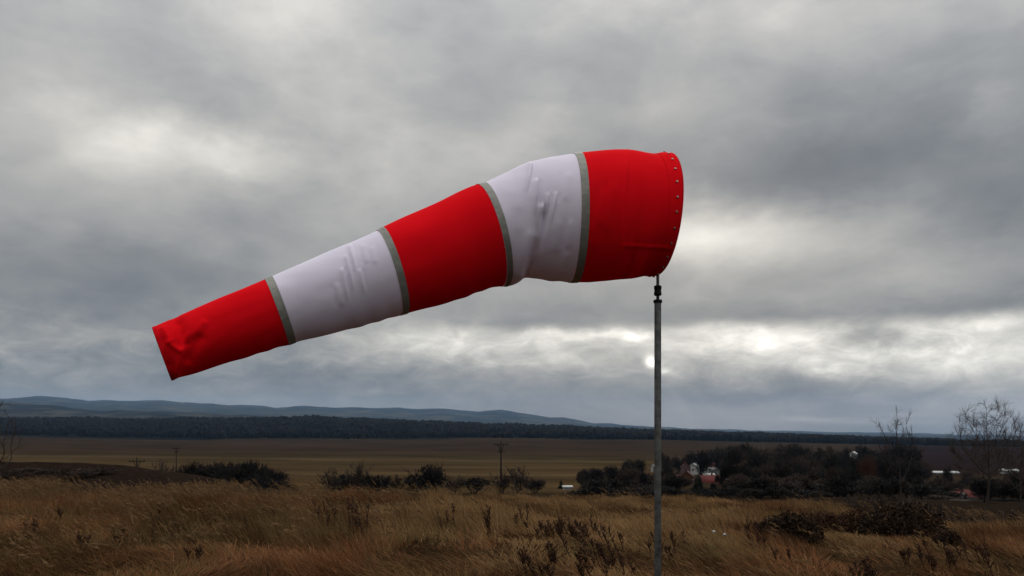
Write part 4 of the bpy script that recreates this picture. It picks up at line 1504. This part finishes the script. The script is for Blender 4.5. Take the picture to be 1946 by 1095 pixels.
def weed(px, Yd, H, nst, label, group, spreadx=.25, seed=0, lean=-.12, branchy=True):
    rg = random.Random(seed)
    b_ = at(px, Yd)
    e = empty('dead_weed', b_)
    for s_ in range(nst):
        x0, y0 = rg.uniform(-spreadx, spreadx), rg.uniform(-.15, .15)
        h = H * rg.uniform(.65, 1.0)
        pts = [Vector((x0, y0, -.05))]
        d = Vector((lean + rg.uniform(-.16, .16), rg.uniform(-.1, .1), 1)).normalized()
        for i in range(5):
            d = (d + Vector((rg.uniform(-.06, .04), 0, 0))).normalized()
            pts.append(pts[-1] + d * h / 5)
        mb, sb = MB(), MB()
        mb.tube(pts, [.011, .010, .009, .008, .007, .005], 5)
        for i in range(14):
            f = rg.uniform(.35, 1.0) * 5
            k_ = min(int(f), 4)
            q = pts[k_].lerp(pts[k_ + 1], f - k_)
            a = rg.uniform(0, 6.28)
            l = rg.uniform(.06, .20) * (1.3 - f / 6)
            t = q + Vector((math.cos(a) * l * .6, math.sin(a) * l * .6, l))
            mb.tube([q, t], [.005, .003], 3, False)
            for c_ in range(6):
                u_ = q.lerp(t, rg.uniform(.3, 1.1))
                r_ = rg.uniform(.012, .026)
                v = [u_ + Vector((rg.uniform(-1, 1), rg.uniform(-1, 1), rg.uniform(-1, 1))).normalized() * r_ for _ in range(4)]
                sb.add(v, [], [(0, 1, 2), (0, 2, 3), (0, 3, 1), (1, 3, 2)])
        st = mb.build('stalk', M['weed'], e)
        tag(sb.build('seed_cluster', M['weed'], st), kind='stuff')
    return tag(e, label, 'weed', group)


weed(630, 19.0, 1.12, 4, 'tall dark weed stalks leaning left, leftmost of the weeds rising from the grass', 'dead weeds in the grass', .2, 1, -.22)
weed(676, 18.5, 1.05, 5, 'dense dark weed stalks right of the leftmost tall weeds', 'dead weeds in the grass', .18, 2, -.05)
weed(694, 18.2, 1.25, 2, 'tallest thin weed stalk left of centre, crossing the grass edge', 'dead weeds in the grass', .06, 3, -.14)
weed(852, 20, .8, 3, 'short dark weed below the dome-shaped bush', 'dead weeds in the grass', .2, 4)
weed(925, 19, .85, 4, 'dark weed clump below the power pole', 'dead weeds in the grass', .25, 5)
weed(985, 21, .7, 3, 'small weed clump right below the twiggy bush', 'dead weeds in the grass', .25, 6)
rq = random.Random(8)
for k_ in range(26):
    px, Yd = rq.uniform(1010, 1320), rq.uniform(13.5, 21)
    where = 'well left of the pole' if px < 1110 else ('just left of the pole' if px < 1245 else 'right of the pole')
    weed(px, Yd, rq.uniform(.38, .68), rq.randint(2, 4), 'low dark reddish weed %s, %s' % (where, 'close to the bottom edge' if Yd < 17 else 'farther up in the grass'), 'reddish weeds around the pole', .3, 20 + k_, -.3)
for k_ in range(16):
    px, Yd = rq.uniform(1420, 1900), rq.uniform(13.5, 20)
    where = 'below the rounded bramble mound' if px < 1580 else ('below the widest bramble mound' if px < 1770 else 'in the lower right corner')
    weed(px, Yd, rq.uniform(.4, .7), rq.randint(2, 4), 'low dark weed %s, %s' % (where, 'close to the bottom edge' if Yd < 16.5 else 'farther up in the grass'), 'weeds at lower right', .3, 60 + k_, -.3)
for k_ in range(10):
    px, Yd = rq.uniform(20, 560), rq.uniform(14, 24)
    where = 'far left' if px < 200 else ('below the tail of the windsock' if px < 400 else 'left of the tall weed stalks')
    weed(px, Yd, rq.uniform(.35, .6), rq.randint(2, 3), 'small dark weed tuft, %s, %s' % (where, 'near the bottom edge' if Yd < 18 else 'nearer the grass skyline'), 'weeds at lower left', .2, 90 + k_, -.2)

# ------------------------------------------------------------------ bramble mounds on the right


def bramble(px, Yd, wpx, hpx, label, seed, n=5200, mat=None):
    rg = np.random.default_rng(seed)
    b_ = at(px, Yd)
    w, h = wpx / FPX * Yd / 2, hpx / FPX * Yd
    e = empty('bramble_bush', b_)
    st = MB()
    r2 = random.Random(seed)
    for i in range(34):
        a, f = r2.uniform(0, 6.28), r2.uniform(.35, 1.05)
        ex, ey = math.cos(a) * w * f, math.sin(a) * w * .8 * f
        hh = h * r2.uniform(.75, 1.2) * math.sqrt(max(.08, 1 - f * f * .8))
        st.tube([(ex * .15, ey * .15, -.05), (ex * .45, ey * .45, hh * .75), (ex * .8, ey * .8, hh), (ex * 1.1, ey * 1.1, hh * .8)], [.012, .010, .008, .005], 4, False)
    st.build('stem', M['weed'], e)
    # leaves through the volume
    v = rg.normal(0, 1, (n, 3)); v[:, 2] = np.abs(v[:, 2])
    v /= np.linalg.norm(v, axis=1)[:, None]
    lump = .72 + .5 * fbm(v[:, 0] * 2.5 + seed, v[:, 1] * 2.5 + v[:, 2] * 2, seed % 50, 3)
    rr = rg.random(n) ** .35 * lump
    P = v * rr[:, None] * np.array([w, w * .8, h])
    a = rg.normal(0, 1, (n, 3)); a /= np.linalg.norm(a, axis=1)[:, None]
    c = np.cross(a, rg.normal(0, 1, (n, 3))); c /= np.linalg.norm(c, axis=1)[:, None]
    s_ = rg.uniform(.02, .055, n)[:, None]
    VV = np.stack([P - a * s_, P + c * s_ * .6, P + a * s_, P - c * s_ * .6], 1).reshape(-1, 3)
    q = np.arange(n * 4).reshape(-1, 4)
    link('foliage', mesh_np('foliage', VV, [q]), mat or M['bramble'], e)
    return tag(e, label, 'bush', 'bramble mounds')


bramble(1500, 19.5, 138, 58, 'dark rounded bramble mound in the grass right of the pole', 3)
bramble(1715, 22, 190, 78, 'widest dark green-black bramble mound at lower right', 4, 8000)
bramble(1625, 23, 90, 48, 'small reddish bramble left of the widest mound', 5, 2600, M['weed'])
bramble(1800, 20, 60, 26, 'small dark bramble at the right foot of the widest mound', 6, 1800)
bramble(1570, 24, 90, 36, 'low reddish bramble behind the dark rounded mound', 7, 2200, M['weed'])

# two pale scraps in the grass
for (px, Yd, lab) in ((1357, 17.5, 'left of two small white scraps lying in the grass right of the pole'), (1377, 17.3, 'right of two small white scraps lying in the grass right of the pole')):
    b_ = at(px, Yd, .33)
    mb = MB()
    rg = random.Random(px)
    pts = [(rg.uniform(-.01, .01) + .045 * math.cos(i * 1.05), rg.uniform(-.01, .01) + .03 * math.sin(i * 1.05), .02 + .025 * (i % 2)) for i in range(6)]
    mb.add(pts + [(0, 0, .07), (0, 0, 0)], [], [(i, (i + 1) % 6, 6) for i in range(6)] + [((i + 1) % 6, i, 7) for i in range(6)])
    o = mb.build('white_scrap', M['paper'], None, False, b_)
    tag(o, lab, 'scrap', 'white scraps in the grass')

# ------------------------------------------------------------------ haze over the valley
hb = MB()
hb.box((0, 0, 250), (56000, 56000, 1500))
T = NT('haze')
T.t.nodes.remove(T.b)
pv = T.n('ShaderNodeVolumePrincipled')
pv.inputs['Color'].default_value = (.41, .655, 1.0, 1)
pv.inputs['Density'].default_value = 2.15e-5
pv.inputs['Anisotropy'].default_value = 0.0
T.l(pv.outputs[0], T.out.inputs['Volume'])
hz = hb.build('haze', T.m)
tag(hz, 'thin bluish haze over the valley and distant hills', 'haze', kind='stuff')
